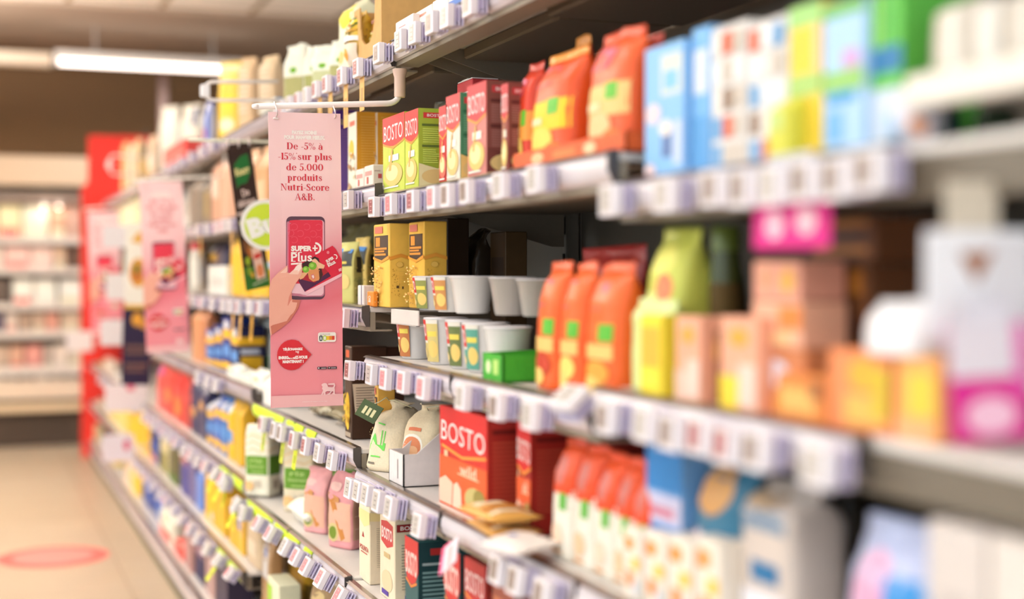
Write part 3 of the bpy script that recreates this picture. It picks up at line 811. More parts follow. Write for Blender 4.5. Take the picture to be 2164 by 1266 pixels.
carton('small red box with a white top peeping over the white-and-green rice box', 'box', 2, 966, 998, 166, .06, (206, 60, 66), [('F', ('r', .1, .5, .9, .9, WHT))], set_=.12, flap=(238, 226, 222), name='carton')
bag('crumpled grey packet top sticking up behind the green rice boxes', 'packet', 2, 900, 930, 208, .05, (120, 112, 96), set_=.16, name='packet', crumple=.008)
# orange pouches with green labels on the same shelf
def orange_p(lo, pic, lab=(92, 176, 40), txt=(226, 96, 110)):
    return [('F', ('p', [(.05, .62), (.2, .78), (.8, .84), (.95, .7), (.95, .62)], (236, 92, 36))), ('F', ('t', 'TILDA', .48, .74, .56, .13, txt, 8)),
            ('F', ('r', .03, .3, .97, .56, lo)), ('F', ('p', [(.02, .5), (.98, .56), (.98, .6), (.02, .54)], (246, 226, 120))),
            ('F', ('r', .56, .43, .82, .57, lab)), ('F', ('e', .4, .22, .3, .12, pic)), ('F', ('e', .7, .12, .2, .07, (232, 120, 40))), ('F', ('r', .1, .36, .45, .42, (246, 220, 170)))]
def orange_plain(lo, pic): return [p for p in orange_p(lo, pic) if p[1][0] != 't'] + [('F', ('p', [(.2, .68), (.36, .86), (.7, .84), (.6, .7)], (222, 96, 120)))]
OR = (232, 84, 32)
bag('narrow red-orange pouch at the left end of the orange pouch row', 'rice pouch', 2, 1086, 1114, 128, .06, (216, 62, 34), orange_plain((232, 150, 60), (240, 200, 100)), set_=.05, group='orange pouches', seal=(196, 50, 30))
bag('orange and yellow pouch with a green label, left of the two big orange pouches', 'rice pouch', 2, 1112, 1192, 92, .09, OR, orange_plain((246, 198, 40), (240, 206, 90)), group='orange pouches', seal=(240, 150, 50), set_=.018, base=Z_B[2] + .0032)
bag('big orange pouch with a green label, right of the two big ones', 'rice pouch', 2, 1232, 1318, 48, .07, (236, 92, 40), orange_plain((222, 190, 120), (238, 196, 140)), group='orange pouches', seal=(224, 76, 30), set_=.016, base=Z_B[2] + .0032)
bag('orange pouch with painted-in shade standing behind the orange and yellow pouch', 'rice pouch', 2, 1190, 1222, 70, .05, (190, 66, 30), orange_plain((180, 140, 40), (180, 140, 60)), set_=.11, group='orange pouches', seal=(220, 140, 60))  # orange pouch colours darkened to carry the shade it stands in
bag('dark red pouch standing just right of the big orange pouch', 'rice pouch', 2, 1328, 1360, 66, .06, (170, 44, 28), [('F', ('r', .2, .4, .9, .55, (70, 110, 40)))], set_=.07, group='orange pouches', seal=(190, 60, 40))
tray('low orange cardboard tray at the feet of the orange pouches', 'tray', 2, 1084, 1322, 276, .26, (226, 96, 46), None, back=1.2, name='display_tray',
     prints=[('F', ('e', .25, .5, .06, .3, (246, 190, 140))), ('F', ('e', .72, .5, .05, .3, (246, 206, 160))), ('F', ('r', .4, .3, .6, .7, (236, 130, 70)))], set_=.006)
# plastic cups, two layers
S1, S2, S3, S4 = (110, 120, 70), (196, 120, 70), (214, 190, 120), (96, 160, 140)
CUPS = [(840, 668, S2, 'first (leftmost) cup of the lower row, brown-red sleeve', True), (898, 671, S3, 'second cup of the lower row', True), (944, 676, S1, 'third cup of the lower row, olive sleeve', True),
        (980, 682, S4, 'fourth cup of the lower row, teal sleeve', True), (1024, 690, (226, 210, 196), 'large pale cup of the lower row standing in the green tray', False)]
for a, t, s, d, on in CUPS:
    cup('rice cup: %s' % d, 3, a, 0, t, s, group='plastic rice cups', set_=.03, sleeve_on=on)
CUPS2 = [(875, 584, (150, 150, 80), 'first (leftmost) cup of the upper row, olive sleeve', True, .03), (914, 583, (206, 140, 80), 'second cup of the upper row, orange sleeve', True, .03), (952, 584, S1, 'white-sided cup without sleeve in the upper row', False, .03), (1034, 586, S1, 'cup of the upper row with grey shade painted in', False, .06), (1092, 590, S1, 'cup at the right end of the upper row, shade painted in', False, .08)]
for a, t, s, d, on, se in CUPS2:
    cup('rice cup: %s' % d, 3, a, 0, t, s, group='plastic rice cups', set_=se, base=Z_B[3] + .1065, sleeve_on=on, cupc=(222, 214, 208) if on or a == 952 else (170, 160, 152))  # last two upper cups are greyer: shade put into the cup colour
tray('bright green cardboard tray holding the pale cup', 'tray', 3, 1020, 1062, 752, .13, (70, 170, 50), None, name='display_tray', back=1.05, set_=.006,
     prints=[('F', ('e', .3, .5, .12, .25, (226, 236, 180))), ('F', ('r', .55, .25, .8, .8, (190, 220, 120)))])
# slim orange pouches beside the cups
def slim(k): return [('F', ('p', [(.15, .62), (.25, .84), (.8, .88), (.8, .66)], (240, 110, 60))), ('F', ('p', [(.25, .66), (.4, .86), (.66, .86), (.5, .66)], (226, 100, 120))), ('F', ('r', .52, .43, .9, .56, (92, 176, 50))),
                     ('F', ('r', .1, .3, .9, .41, (240, 190, 110))), ('F', ('e', .5, .2, .34, .09, ((196, 60, 30), (246, 210, 110), (240, 160, 60))[k])), ('F', ('e', .3, .1, .3, .07, (246, 200, 110)))]
for k, (a, b, t, w_) in enumerate([(1126, 1168, 556, 'left'), (1176, 1220, 556, 'middle'), (1228, 1296, 558, 'wide right')]):
    bag('%s one of the three front orange pouches right of the plastic cups' % w_, 'rice pouch', 3, a, b, t, .07, (236, 100, 38), slim(k), group='orange pouches by the cups', seal=(230, 90, 40), set_=.02)
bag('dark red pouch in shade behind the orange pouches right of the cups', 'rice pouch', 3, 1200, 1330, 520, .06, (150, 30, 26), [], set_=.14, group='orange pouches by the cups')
# lower: cloth sacks, white tray, big red boxes
def cloth_print(c1):
    return [('F', ('p', [(.12, .3), (.62, .3), (.62, .42), (.56, .42), (.56, .6), (.53, .6), (.53, .38), (.48, .38), (.48, .6), (.45, .6), (.45, .38), (.36, .38), (.3, .5), (.24, .55), (.2, .5), (.14, .38)], c1)),
            ('F', ('r', .3, .68, .5, .7, c1)), ('F', ('r', .2, .2, .5, .22, c1)), ('F', ('r', .15, .1, .35, .13, (120, 108, 92)))]
o = bag('cream cloth sack printed with a green temple, tied at the neck', 'rice sack', 4, 780, 870, 852, .085, (232, 212, 182), cloth_print((108, 206, 78)), face=(.10, .6), set_=-.012, style='sack', finish='cloth', crumple=.009, name='cloth_sack', group='cloth rice sacks', lean=.035)
def hang_tag(o, p, w_, h, c, rot, nm='swing_tag'):
    g = G(); g.box((-.0008, -w_ / 2, -h), (.0008, w_ / 2, 0), mat(c, 'card'))
    for k in range(3): g.box((-.0012, -w_ * .3 + k * w_ * .22, -h * .75), (-.0009, -w_ * .3 + k * w_ * .22 + w_ * .14, -h * .3), mat((206, 196, 150), 'print'))
    x = g.build(nm, o, p, rot=rot, label='dark green swing tag'); return x
hang_tag(o, (.0, .06, .147), .06, .04, (62, 78, 40), (.35, .5, .1))
g = G(); g.tube([(.05, .06, .15), (.03, .05, .158), (.01, .035, .16), (.004, .05, .15), (.0, .06, .146)], .0012, mat((206, 196, 160), 'cloth'), 6); g.tube([(.05, .06, .15), (.02, .02, .155), (.03, -.02, .14)], .0012, mat((206, 196, 160), 'cloth'), 6); g.build('string', o)
o = bag('cream cloth sack with an orange round print behind the white cardboard tray', 'rice sack', 4, 846, 936, 856, .07, (232, 210, 176), [('F', ('e', .4, .42, .33, .2, (246, 236, 220))), ('F', ('e', .4, .42, .28, .165, (222, 130, 84))), ('F', ('e', .45, .38, .16, .08, (236, 176, 130))), ('F', ('r', .25, .66, .6, .7, (222, 120, 80)))], style='sack', finish='cloth', crumple=.009, name='cloth_sack', group='cloth rice sacks', set_=.02, lean=.03, face=(.10, .5))
g = G(); g.tube([(.055, .05, .14), (.03, .03, .15), (.06, .0, .155), (.08, -.02, .14)], .0012, mat((214, 206, 180), 'cloth'), 6); g.build('string', o)
tray('white cardboard display tray with a sloping side in front of the cloth sacks', 'tray', 4, 822, 852, 962, .24, (236, 224, 220), None, back=2.5, set_=.004, name='display_tray', prints=[('F', ('r', .6, .2, .66, .8, (150, 130, 130)))])
BIG = [('F', ('r', 0, .62, 1, 1, (214, 34, 34))), ('F', ('p', [(0, .62), (0, .6), (.5, .55), (1, .62)], (214, 34, 34))), ('F', ('p', [(.05, .615), (.5, .55), (.98, .62), (.98, .59), (.5, .52), (.05, .585)], (246, 150, 60))),
       ('F', ('r', 0, .0, 1, .5, (232, 92, 40))), ('F', ('t', 'BOSTO', .5, .745, .92, .2, (246, 226, 220), -2, 1, .0)), ('F', ('t', 'wild', .62, .42, .34, .12, (246, 200, 170))), ('F', ('r', .4, .36, .85, .375, (246, 190, 150))),
       ('F', ('p', [(.0, .02), (.28, .02), (.3, .25), (.14, .3), (0, .24)], (244, 196, 170))), ('F', ('p', [(.3, .02), (.5, .02), (.48, .22), (.4, .28), (.32, .24)], (246, 206, 180))),
       ('F', ('e', .78, .16, .22, .13, (196, 176, 110))), ('F', ('e', .86, .2, .12, .09, (150, 130, 60))), ('F', ('r', .12, .5, .2, .56, (246, 190, 150))),
       ('S', ('r', 0, 0, 1, 1, (168, 40, 30))), ('S', ('r', .05, .9, .95, .97, (190, 50, 44))), ('S', ('r', .1, .84, .9, .88, (120, 26, 22)))] + [('S', x) for x in lines(.1, .2, .9, .78, 14, (196, 74, 54), 4)]
carton('big red-orange rice box with a large white brand name, right of the white tray', 'rice box', 4, 930, 1030, 836, .085, (210, 46, 36), BIG, name='rice_box', group='big red rice boxes')
carton('second big red rice box, shade painted in, to the right of the first one', 'rice box', 4, 1093, 1122, 868, .085, (160, 30, 26), BIG, name='rice_box', group='big red rice boxes', set_=.05)  # deeper red body than the first box, shade mixed into it
for k, (yy, c, d) in enumerate([(2.055, (226, 166, 84), 'upper'), (2.075, (230, 176, 100), 'lower')]):
    lying_bag('%s of the two golden biscuit packets lying flat before the big red rice box' % d, 'packet', (.748 + .006 * k, yy, Z_B[4] + (.0325 if k == 0 else .0065)), (.088, .145, .026), c, [('F', ('r', .2, .15, .4, .85, (246, 226, 190))), ('F', ('r', .55, .1, .7, .9, (196, 120, 50))), ('F', ('r', .78, .1, .86, .9, (250, 232, 200)))], group='biscuit packets', rot=(0, 0, .06 - .12 * k))
lying_bag('white packet lying aslant between the biscuits and the orange-and-white pouches', 'packet', (.742, 1.93, Z_B[4] + .008), (.085, .10, .022), (236, 222, 214), [('F', ('r', .3, .4, .5, .5, (120, 130, 190)))], rot=(0, -.12, .25))
def ow(k): return [('F', ('r', .03, .55, .97, .62, (222, 70, 30))), ('F', ('e', .5, .74, .24, .12, (200, 110, 100))), ('F', ('r', .55, .42, .85, .56, (96, 170, 60))), ('F', ('e', .45, .2, .3, .1, ((240, 206, 180), (236, 190, 150))[k % 2])), ('F', ('r', .15, .05, .7, .08, (214, 150, 90)))]
for k, (a, b, t, d) in enumerate([(1160, 1200, 936, 'first'), (1206, 1246, 948, 'second'), (1250, 1290, 966, 'third'), (1292, 1330, 978, 'fourth'), (1330, 1364, 990, 'fifth')]):
    bag('%s orange-topped white rice pouch from the left beside the white packet' % d, 'rice pouch', 4, a, b, t, .06, (238, 226, 210), ow(k), group='orange-topped white pouches', bands=[(.6, 1.01, (230, 80, 34))], seal=(226, 76, 34), set_=.02)
bag('taller dark red pouch behind the orange-topped white pouches', 'rice pouch', 4, 1240, 1350, 906, .06, (156, 40, 28), [], set_=.12, group='orange-topped white pouches')
# below: cream carton, cream and teal rice boxes
POL = [('F', ('p', [(0, .86), (1, .86), (1, .72), (.5, .66), (0, .74)], (238, 216, 150))), ('F', ('t', 'POLENTA', .5, .4, .82, .06, (176, 50, 50), 0)), ('F', ('p', [(.3, .53), (.5, .53), (.4, .6)], (176, 50, 50))), ('F', ('r', .2, .34, .8, .355, (190, 90, 80))),
       ('S', ('p', [(0, .86), (1, .83), (1, .74), (0, .76)], (238, 218, 156)))] + [('S', x) for x in lines(.25, .2, .9, .68, 22, (200, 184, 158), 8, .4)]
carton('tall cream polenta carton with red lettering, right of the pink bags', 'carton', 5, 759, 781, 1014, .06, (238, 220, 190), POL, name='carton')
BOC = [('F', ('p', [(.1, .92), (.5, .95), (.9, .92), (.9, .68), (.5, .62), (.1, .68)], (198, 60, 60))), ('F', ('t', 'BOSTO', .5, .79, .7, .14, (240, 220, 214))), ('F', ('e', .5, .22, .36, .13, (222, 200, 160))), ('F', ('r', .3, .5, .7, .56, (200, 170, 120))),
       ('F', ('r', .15, .04, .6, .1, (90, 60, 150))), ('S', ('r', .06, .86, .98, .95, (158, 44, 44))), ('S', ('t', 'BOSTO', .52, .905, .7, .05, (244, 226, 220))), ('S', ('r', .3, .8, .9, .82, (100, 86, 76))), ('S', ('r', .3, .0, .62, .1, (110, 60, 170)))] + [('S', x) for x in lines(.2, .16, .9, .72, 16, (176, 156, 136), 3, .35)]
carton('cream rice box with a red brand panel, beside the polenta carton', 'rice box', 5, 803, 834, 1102, .07, (236, 216, 186), BOC, name='rice_box', group='lower rice boxes')
carton('cream rice box stacked upright behind the front cream one, only its top showing', 'rice box', 5, 806, 846, 1066, .05, (228, 206, 176), [('S', ('r', .1, .8, .8, .97, (158, 44, 44))), ('S', ('t', 'BOSTO', .45, .9, .6, .08, (244, 226, 220), 90, 1.5)), ('F', ('r', .1, .7, .9, .95, (198, 60, 60)))], name='rice_box', group='lower rice boxes', set_=.095)
def teal(side=(28, 58, 62)):
    return [('F', ('r', 0, .62, 1, 1, (206, 50, 48))), ('F', ('p', [(0, .63), (1, .63), (.8, .5), (.5, .45), (.2, .5)], (206, 50, 48))), ('F', ('t', 'BOSTO', .5, .7, .84, .28, (246, 206, 196))), ('F', ('p', [(.1, .51), (.5, .44), (.9, .51), (.9, .48), (.5, .41), (.1, .48)], (236, 130, 50))),
            ('S', ('r', 0, 0, 1, 1, side)), ('S', ('r', .3, .84, .9, .92, (180, 44, 42))), ('S', ('r', .1, .72, .9, .75, (160, 170, 170)))] + [('S', x) for x in lines(.1, .2, .9, .66, 9, (120, 150, 150), 6)]
carton('front dark teal rice box with a red brand panel at the lower edge', 'rice box', 5, 856, 884, 1148, .08, (40, 84, 86), teal(), name='rice_box', group='lower rice boxes', set_=.012)
carton('second dark teal rice box, half behind the pink tilted tag', 'rice box', 5, 938, 972, 1172, .075, (34, 74, 78), teal(), name='rice_box', group='lower rice boxes', set_=.02)
carton('brick-red rice box at the right end of the teal rice boxes', 'rice box', 5, 982, 1026, 1176, .07, (176, 50, 44), bosto((176, 50, 44), (150, 48, 40), (190, 44, 44), (90, 30, 28), bowl=(196, 120, 70)), name='rice_box', group='lower rice boxes')
carton('dark red carton behind the front teal rice box, black side label', 'carton', 5, 862, 900, 1092, .09, (150, 44, 40), [('F', ('r', .0, .6, 1, .9, (196, 60, 56))), ('S', ('r', 0, 0, 1, 1, (52, 34, 34))), ('S', ('r', .3, .72, .55, .95, (190, 60, 50)))], set_=.10)
carton('brown-red carton on the bottom shelf right of the brick-red rice box', 'carton', 5, 1040, 1084, 1200, .08, (150, 76, 60), [('F', ('r', .1, .4, .9, .8, (206, 120, 80)))], set_=.02)

# top shelf above
PKW = [('F', ('p', [(0, .0), (1, .0), (1, .3), (.6, .22), (0, .12)], (226, 120, 104))), ('F', ('e', .35, .35, .16, .14, (232, 160, 150))), ('F', ('r', .2, .62, .6, .66, (226, 150, 150)))]
carton('white carton with a coral foot, first of the top shelf cartons', 'carton', 1, 836, 872, 28, .12, (240, 226, 222), PKW, set_=.004, group='cartons on the top shelf')
carton('white carton with an orange sun, second of the top shelf cartons', 'carton', 1, 876, 912, 8, .12, (240, 228, 220), [('F', ('e', .7, .2, .4, .2, (240, 180, 60))), ('F', ('r', .2, .7, .7, .8, (200, 130, 110)))], group='cartons on the top shelf')
carton('white carton with a golden patch, third of the top shelf cartons', 'carton', 1, 914, 946, -14, .12, (240, 230, 224), [('F', ('e', .3, .2, .4, .18, (240, 186, 70)))], group='cartons on the top shelf')
carton('blue-and-white carton at the right end of the visible top shelf', 'carton', 1, 948, 984, -40, .12, (236, 228, 226), [('F', ('r', .0, .34, 1, .58, (60, 110, 190)))], group='cartons on the top shelf')

# ------------------------------------------------------------------ the bay behind the large poster
# brown display carton with a cut-out window, and what it holds
X, y0, y1, z0, h = span(1, 748, 806, -14, .02)
o = empty('display_carton', (X, y0, z0 + .0005)); w_ = y1 - y0; dd = .16; kc = (206, 160, 98)
g = G(); t = .004
p = [(0, 0), (w_, 0), (w_, h), (w_ * .78, h), (w_ * .76, h * .66), (w_ * .70, h * .46), (w_ * .58, h * .36), (w_ * .42, h * .36), (w_ * .30, h * .46), (w_ * .24, h * .66), (w_ * .22, h), (0, h)]
A = [V(0, a, b) for a, b in p]; B = [V(t, a, b) for a, b in p]; m = mat(kc, 'paper')
g.poly(A, m); g.poly(B, m)
for i in range(len(p)): j = (i + 1) % len(p); g.add([A[i], A[j], B[j], B[i]], [(0, 1, 2, 3)], m)
g.build('front_wall', o)
g = G(); g.box((t, 0, 0), (dd, t, h), m); g.build('side_wall', o)
g = G(); g.box((t, w_ - t, 0), (dd, w_, h), m); g.build('side_wall', o)
g = G(); g.box((dd - t, t, 0), (dd, w_ - t, h), m); g.box((t, t, 0), (dd - t, w_ - t, .003), m); g.build('back_wall', o)
tag(o, 'brown corrugated display carton with a scooped front on the top shelf', 'display carton')
_seed[0] += 1
gg, ss = bag_mesh(w_ * .8, h * .95, .1, 'block', (196, 140, 60), [('F', x) for x in specks(.05, .1, .95, .95, 60, [(222, 170, 60), (150, 70, 40), (214, 196, 120), (170, 110, 50)], .06, .02, 2)], 'foil', .004, 77)
o = gg.build('cereal_bag', loc=(X + .03, y0 + w_ * .1, z0 + .007)); tag(o, 'bag of coloured cereal standing inside the brown display carton', 'bag')
bag('tall pale bag with a bright yellow round label left of the brown display carton', 'bag', 1, 712, 744, -12, .09, (226, 222, 190), [('F', ('e', .55, .8, .4, .16, (244, 224, 30))), ('F', ('r', .1, .05, .9, .5, (232, 226, 196))), ('F', ('e', .3, .3, .2, .08, (236, 190, 110))), ('F', ('r', .1, .1, .4, .13, (236, 150, 90)))], style='block', set_=.03, group='bags left of the display carton', name='bag')
bag('clear bag of yellow corn with a white tie, right up against the brown display carton', 'bag', 1, 728, 746, 20, .07, (222, 178, 60), [('F', x) for x in specks(.1, .62, .9, .95, 40, [(90, 110, 40), (236, 200, 40), (206, 150, 50)], .09, .02, 6)] + [('F', ('r', 0, .5, 1, .58, (240, 232, 230))), ('F', ('r', .02, .02, .98, .46, (226, 206, 186))), ('F', ('e', .4, .3, .3, .1, (236, 160, 60)))], style='pillow', set_=.006, group='bags left of the display carton', name='bag')
HB = lambda k: [('F', ('r', .05, .05, .95, .5, ((176, 170, 110), (170, 168, 100), (196, 196, 150))[k % 3])), ('F', ('e', .5, .6, .16, .05, (120, 176, 40))), ('S', ('r', .1, .1, .9, .48, (170, 160, 100))), ('F', ('r', .1, .12, .8, .17, (190, 206, 80)))]
for k, (a, b, t, d) in enumerate([(604, 656, 96, 'first white bag of dried herbs, its top twisted upright'), (646, 700, 98, 'second white bag of dried herbs, its top pointing up'), (668, 716, 100, 'third white bag of dried herbs with a small green leaf mark'), (706, 752, 84, 'fourth bag of dried herbs, pale blue at its top corner')]):
    bag(d + ' on the top shelf', 'herb bag', 1, a, b, t, .05, (240, 236, 220), HB(k), style='tuft', set_=.02 + .03 * (k % 2), face=(.078, .75), group='herb bags', crumple=.006, name='herb_bag')
for k, (a, b, t, c, d) in enumerate([(512, 545, 122, (214, 178, 140), 'tall beige carton left of the beige round-topped bag'), (548, 600, 120, (218, 188, 152), 'beige round-topped paper bag left of the herb bags')]):
    bag(d + ' on the top shelf', 'paper bag', 1, a, b, t, .06, c, [('F', x) for x in lines(.15, .3, .85, .9, 9, (226, 204, 176), k)], style='block', set_=.05, face=(.075, .7), finish='paper', name='paper_bag')
lying_bag('small white packet with a bright blue end lying before the beige paper bags', 'packet', (SX[1] + .01, onX(560, 200, .9).y - .12, Z_N[1] + .001), (.09, .2, .07), (236, 232, 218), [('F', ('r', .8, .2, .98, .8, (60, 150, 220)))])
# second shelf
PUR = [('F', ('r', 0, 0, 1, 1, (92, 54, 140))), ('S', ('r', 0, 0, 1, 1, (88, 50, 138))), ('S', ('e', .55, .92, .3, .045, (206, 156, 90))), ('S', ('t', 'QUINOA', .5, .86, .8, .06, (206, 186, 120)))] + [('S', x) for x in lines(.1, .05, .9, .78, 26, (150, 116, 186), 12, .4)]
carton('purple carton with small print squeezed behind the right edge of the large pink poster', 'carton', 2, 690, 711, 232, .075, (70, 40, 116), PUR, set_=.04, name='carton')
YC_ = [('F', ('r', 0, 0, 1, 1, (226, 214, 196))), ('F', ('e', .4, .55, .3, .12, (236, 180, 60))), ('F', ('r', .2, .84, .8, .9, (206, 110, 90))), ('S', ('r', 0, 0, 1, 1, (228, 160, 44)))] + [('F', x) for x in specks(.1, .05, .9, .5, 26, [(206, 170, 120), (190, 140, 90), (240, 226, 200)], .09, .02, 3)] + [('S', x) for x in lines(.1, .3, .95, .95, 20, (238, 184, 84), 9, .35)]
carton('left of the two orange-yellow cereal cartons, speckled front, on the second shelf', 'cereal carton', 2, 736, 754, 236, .085, (226, 164, 52), YC_, set_=.028, group='cereal cartons', name='cereal_carton')
carton('right of the two orange-yellow cereal cartons, partly behind the green rice box', 'cereal carton', 2, 790, 798, 238, .075, (214, 144, 40), YC_, set_=.075, group='cereal cartons', name='cereal_carton')
WB = [('F', ('r', .1, .55, .9, .75, (206, 150, 140))), ('F', ('r', .3, .2, .5, .5, (196, 90, 80))), ('S', ('r', .35, .4, .6, .6, (206, 90, 90))), ('S', ('r', .1, .7, .5, .75, (200, 170, 160)))]
carton('left small white box with red marks at the foot of the cereal cartons', 'small box', 2, 752, 768, 356, .03, (236, 220, 206), WB, set_=.008, group='small white boxes', name='small_box')
carton('right small white box with red marks, next to the green rice box', 'small box', 2, 770, 788, 348, .035, (238, 222, 208), WB, set_=.008, group='small white boxes', name='small_box')
# third shelf
YB = [('F', ('r', .05, .62, .92, .86, (62, 40, 24))), ('F', ('p', [(.05, .63), (.92, .63), (.92, .6), (.55, .56), (.05, .6)], (62, 40, 24))), ('F', ('r', .15, .73, .42, .84, (222, 140, 50))), ('F', ('r', .1, .69, .85, .715, (222, 140, 50))), ('F', ('r', .1, .66, .7, .68, (222, 140, 50))), ('F', ('r', .1, .62, .8, .645, (222, 140, 50))),
      ('F', ('r', .1, .89, .6, .97, (206, 110, 90))), ('F', ('p', [(0, .58), (.5, .53), (1, .58), (1, .62), (.5, .555), (0, .61)], (232, 150, 50))), ('S', ('p', [(0, .6), (.5, .64), (1, .6), (1, .56), (.5, .6), (0, .56)], (226, 150, 54))),
      ('S', ('e', .45, .51, .17, .035, (204, 156, 60))), ('S', ('e', .45, .51, .15, .03, (232, 186, 90))), ('S', ('r', .3, .23, .42, .26, (96, 70, 36))), ('S', ('r', .55, .22, .62, .25, (96, 70, 36)))] + \
     [('F', x) for x in specks(.05, .05, .6, .5, 70, [(206, 150, 70), (240, 206, 130), (190, 130, 60)], .05, .008, 1)] + [('S', x) for x in specks(.02, .1, .35, .46, 40, [(206, 156, 60), (190, 140, 54)], .025, .006, 5)] + [('S', x) for x in lines(.3, .3, .8, .43, 7, (214, 166, 72), 5, .4)]
YCOL = (238, 190, 84)
carton('left tall yellow carton with a dark brown label, lit, right of the poster', 'cereal carton', 3, 790, 823, 440, .05, YCOL, YB, set_=.018, group='tall yellow cartons', name='cereal_carton', base=Z_A[3])
carton('right tall yellow carton with a dark brown label, its yellow painted shaded', 'cereal carton', 3, 864, 896, 446, .05, (228, 176, 70), YB, set_=.05, group='tall yellow cartons', name='cereal_carton', base=Z_A[3])  # duller yellow than the left carton, shade put into the colour
carton('yellow carton painted dark as deep shadow behind the plastic cups', 'cereal carton', 3, 1036, 1068, 490, .05, (84, 60, 34), [('F', ('r', .1, .6, .9, .8, (60, 40, 24)))], set_=.24, group='tall yellow cartons', name='cereal_carton')  # yellow carton coloured dark brown; the deep shadow is in the colour
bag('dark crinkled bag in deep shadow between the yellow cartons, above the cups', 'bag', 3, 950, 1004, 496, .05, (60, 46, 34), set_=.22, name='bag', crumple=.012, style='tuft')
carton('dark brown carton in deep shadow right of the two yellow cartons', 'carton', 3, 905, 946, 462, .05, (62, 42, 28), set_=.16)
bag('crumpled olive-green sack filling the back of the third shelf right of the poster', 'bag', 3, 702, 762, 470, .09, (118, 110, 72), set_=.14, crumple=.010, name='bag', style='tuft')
SB = [('F', ('r', .1, .6, .9, .85, (60, 60, 56))), ('F', ('r', .15, .64, .6, .68, (226, 196, 90))), ('F', ('e', .5, .35, .3, .12, (226, 196, 120))), ('S', ('r', .3, .5, .75, .75, (66, 56, 36))), ('S', ('r', .4, .2, .7, .42, (132, 132, 84))), ('F', ('p', [(.1, .9), (.9, .86), (.8, .8), (.1, .84)], (60, 130, 200)))] + [('S', x) for x in specks(.1, .1, .9, .6, 30, [(150, 150, 80), (214, 190, 110)], .05, .014, 4)]
bag('front small olive grain bag with a dark label, folded top, beside the yellow carton', 'grain bag', 3, 716, 764, 512, .035, (200, 190, 110), SB, style='tuft', set_=.012, face=(.06, .5), group='small grain bags', crumple=.004, name='grain_bag')
bag('small blue-topped grain bag just behind the front olive one', 'grain bag', 3, 700, 742, 518, .035, (206, 190, 120), SB, style='tuft', set_=.05, face=(.06, .5), group='small grain bags', crumple=.004, name='grain_bag', seal=(80, 140, 196))
bag('small yellow grain bag with a twisted top leaning on the yellow carton', 'grain bag', 3, 748, 792, 506, .04, (230, 194, 104), SB, style='tuft', set_=.07, face=(.06, .5), group='small grain bags', crumple=.006, name='grain_bag')
carton('small white cardboard shelf divider at the foot of the olive grain bag', 'small box', 3, 756, 768, 604, .03, (238, 224, 218), [('F', ('r', .6, 0, .72, 1, (90, 80, 120)))], set_=.006, name='small_box')
carton('small orange card with white letters at the foot of the left yellow carton', 'small box', 3, 776, 789, 617, .01, (232, 140, 50), [('F', ('t', 'BIO', .4, .5, .7, .22, (246, 230, 210), 90, .6))], set_=.004, name='small_box', base=Z_A[3])
g = G(); q = onX(812, 660, .83); q2 = onX(868, 660, .83)
g.box((0, 0, 0), (.004, q.y - q2.y, .032), mat((222, 210, 202), 'paint'), .001); g.box((0, 0, 0), (.20, q.y - q2.y, .0015), mat((222, 210, 202), 'paint')); g.lathe([(.004, 0), (.004, .001)], mat((60, 54, 50), 'matte'), 10)
o = g.build('shelf_divider', loc=(.845, q2.y, Z_A[3] - .034)); tag(o, 'pale metal shelf piece under the yellow cartons above the cups', 'shelf piece')
# fourth shelf and cartons below the yellow ones
YF = [('F', ('e', .4, .3, .35, .2, (226, 180, 40))), ('F', ('e', .45, .22, .25, .13, (236, 196, 60))), ('F', ('r', .2, .88, .7, .96, (206, 90, 50))), ('F', ('r', .1, .02, .9, .07, (170, 150, 130))), ('S', ('p', [(.02, .6), (.75, .6), (.8, .26), (.1, .28)], (232, 216, 190))), ('S', ('r', .0, .0, .0, .0, (0, 0, 0)))] + [('S', x) for x in lines(.12, .32, .7, .57, 9, (150, 130, 110), 7, .35)] + [('F', x) for x in specks(.1, .15, .8, .5, 40, [(240, 206, 70), (206, 150, 40)], .05, .02, 9)]
carton('dark brown carton with a yellow wheat picture and a cream text panel', 'carton', 4, 729, 743, 734, .085, (70, 46, 32), YF, set_=.02)
carton('dark brown carton right behind the wheat-picture one', 'carton', 4, 768, 776, 736, .09, (74, 46, 34), [('F', ('r', .1, .85, .9, .93, (206, 100, 50)))], set_=.06)
carton('yellow carton with an orange stripe beside the cloth sack, under the cups', 'carton', 4, 792, 798, 748, .04, (232, 178, 84), YB, set_=.03, base=Z_B[4])
bag('grey-brown bag of mushrooms lying behind the foot of the large poster', 'bag', 4, 640, 690, 862, .12, (150, 130, 104), [('F', x) for x in specks(.1, .1, .9, .8, 30, [(110, 90, 66), (190, 176, 150)], .06, .08, 2)], style='pillow', set_=.06, crumple=.012, name='bag')
lying_bag('clear packet of dried mushrooms with a yellow ring under the large poster', 'packet', (SX[4] + .05, onX(716, 900, .85).y - .02, Z_A[4] + .001), (.14, .16, .05), (126, 112, 78), [('F', ('e', .6, .7, .1, .1, (206, 190, 50)))], crumple=.01)
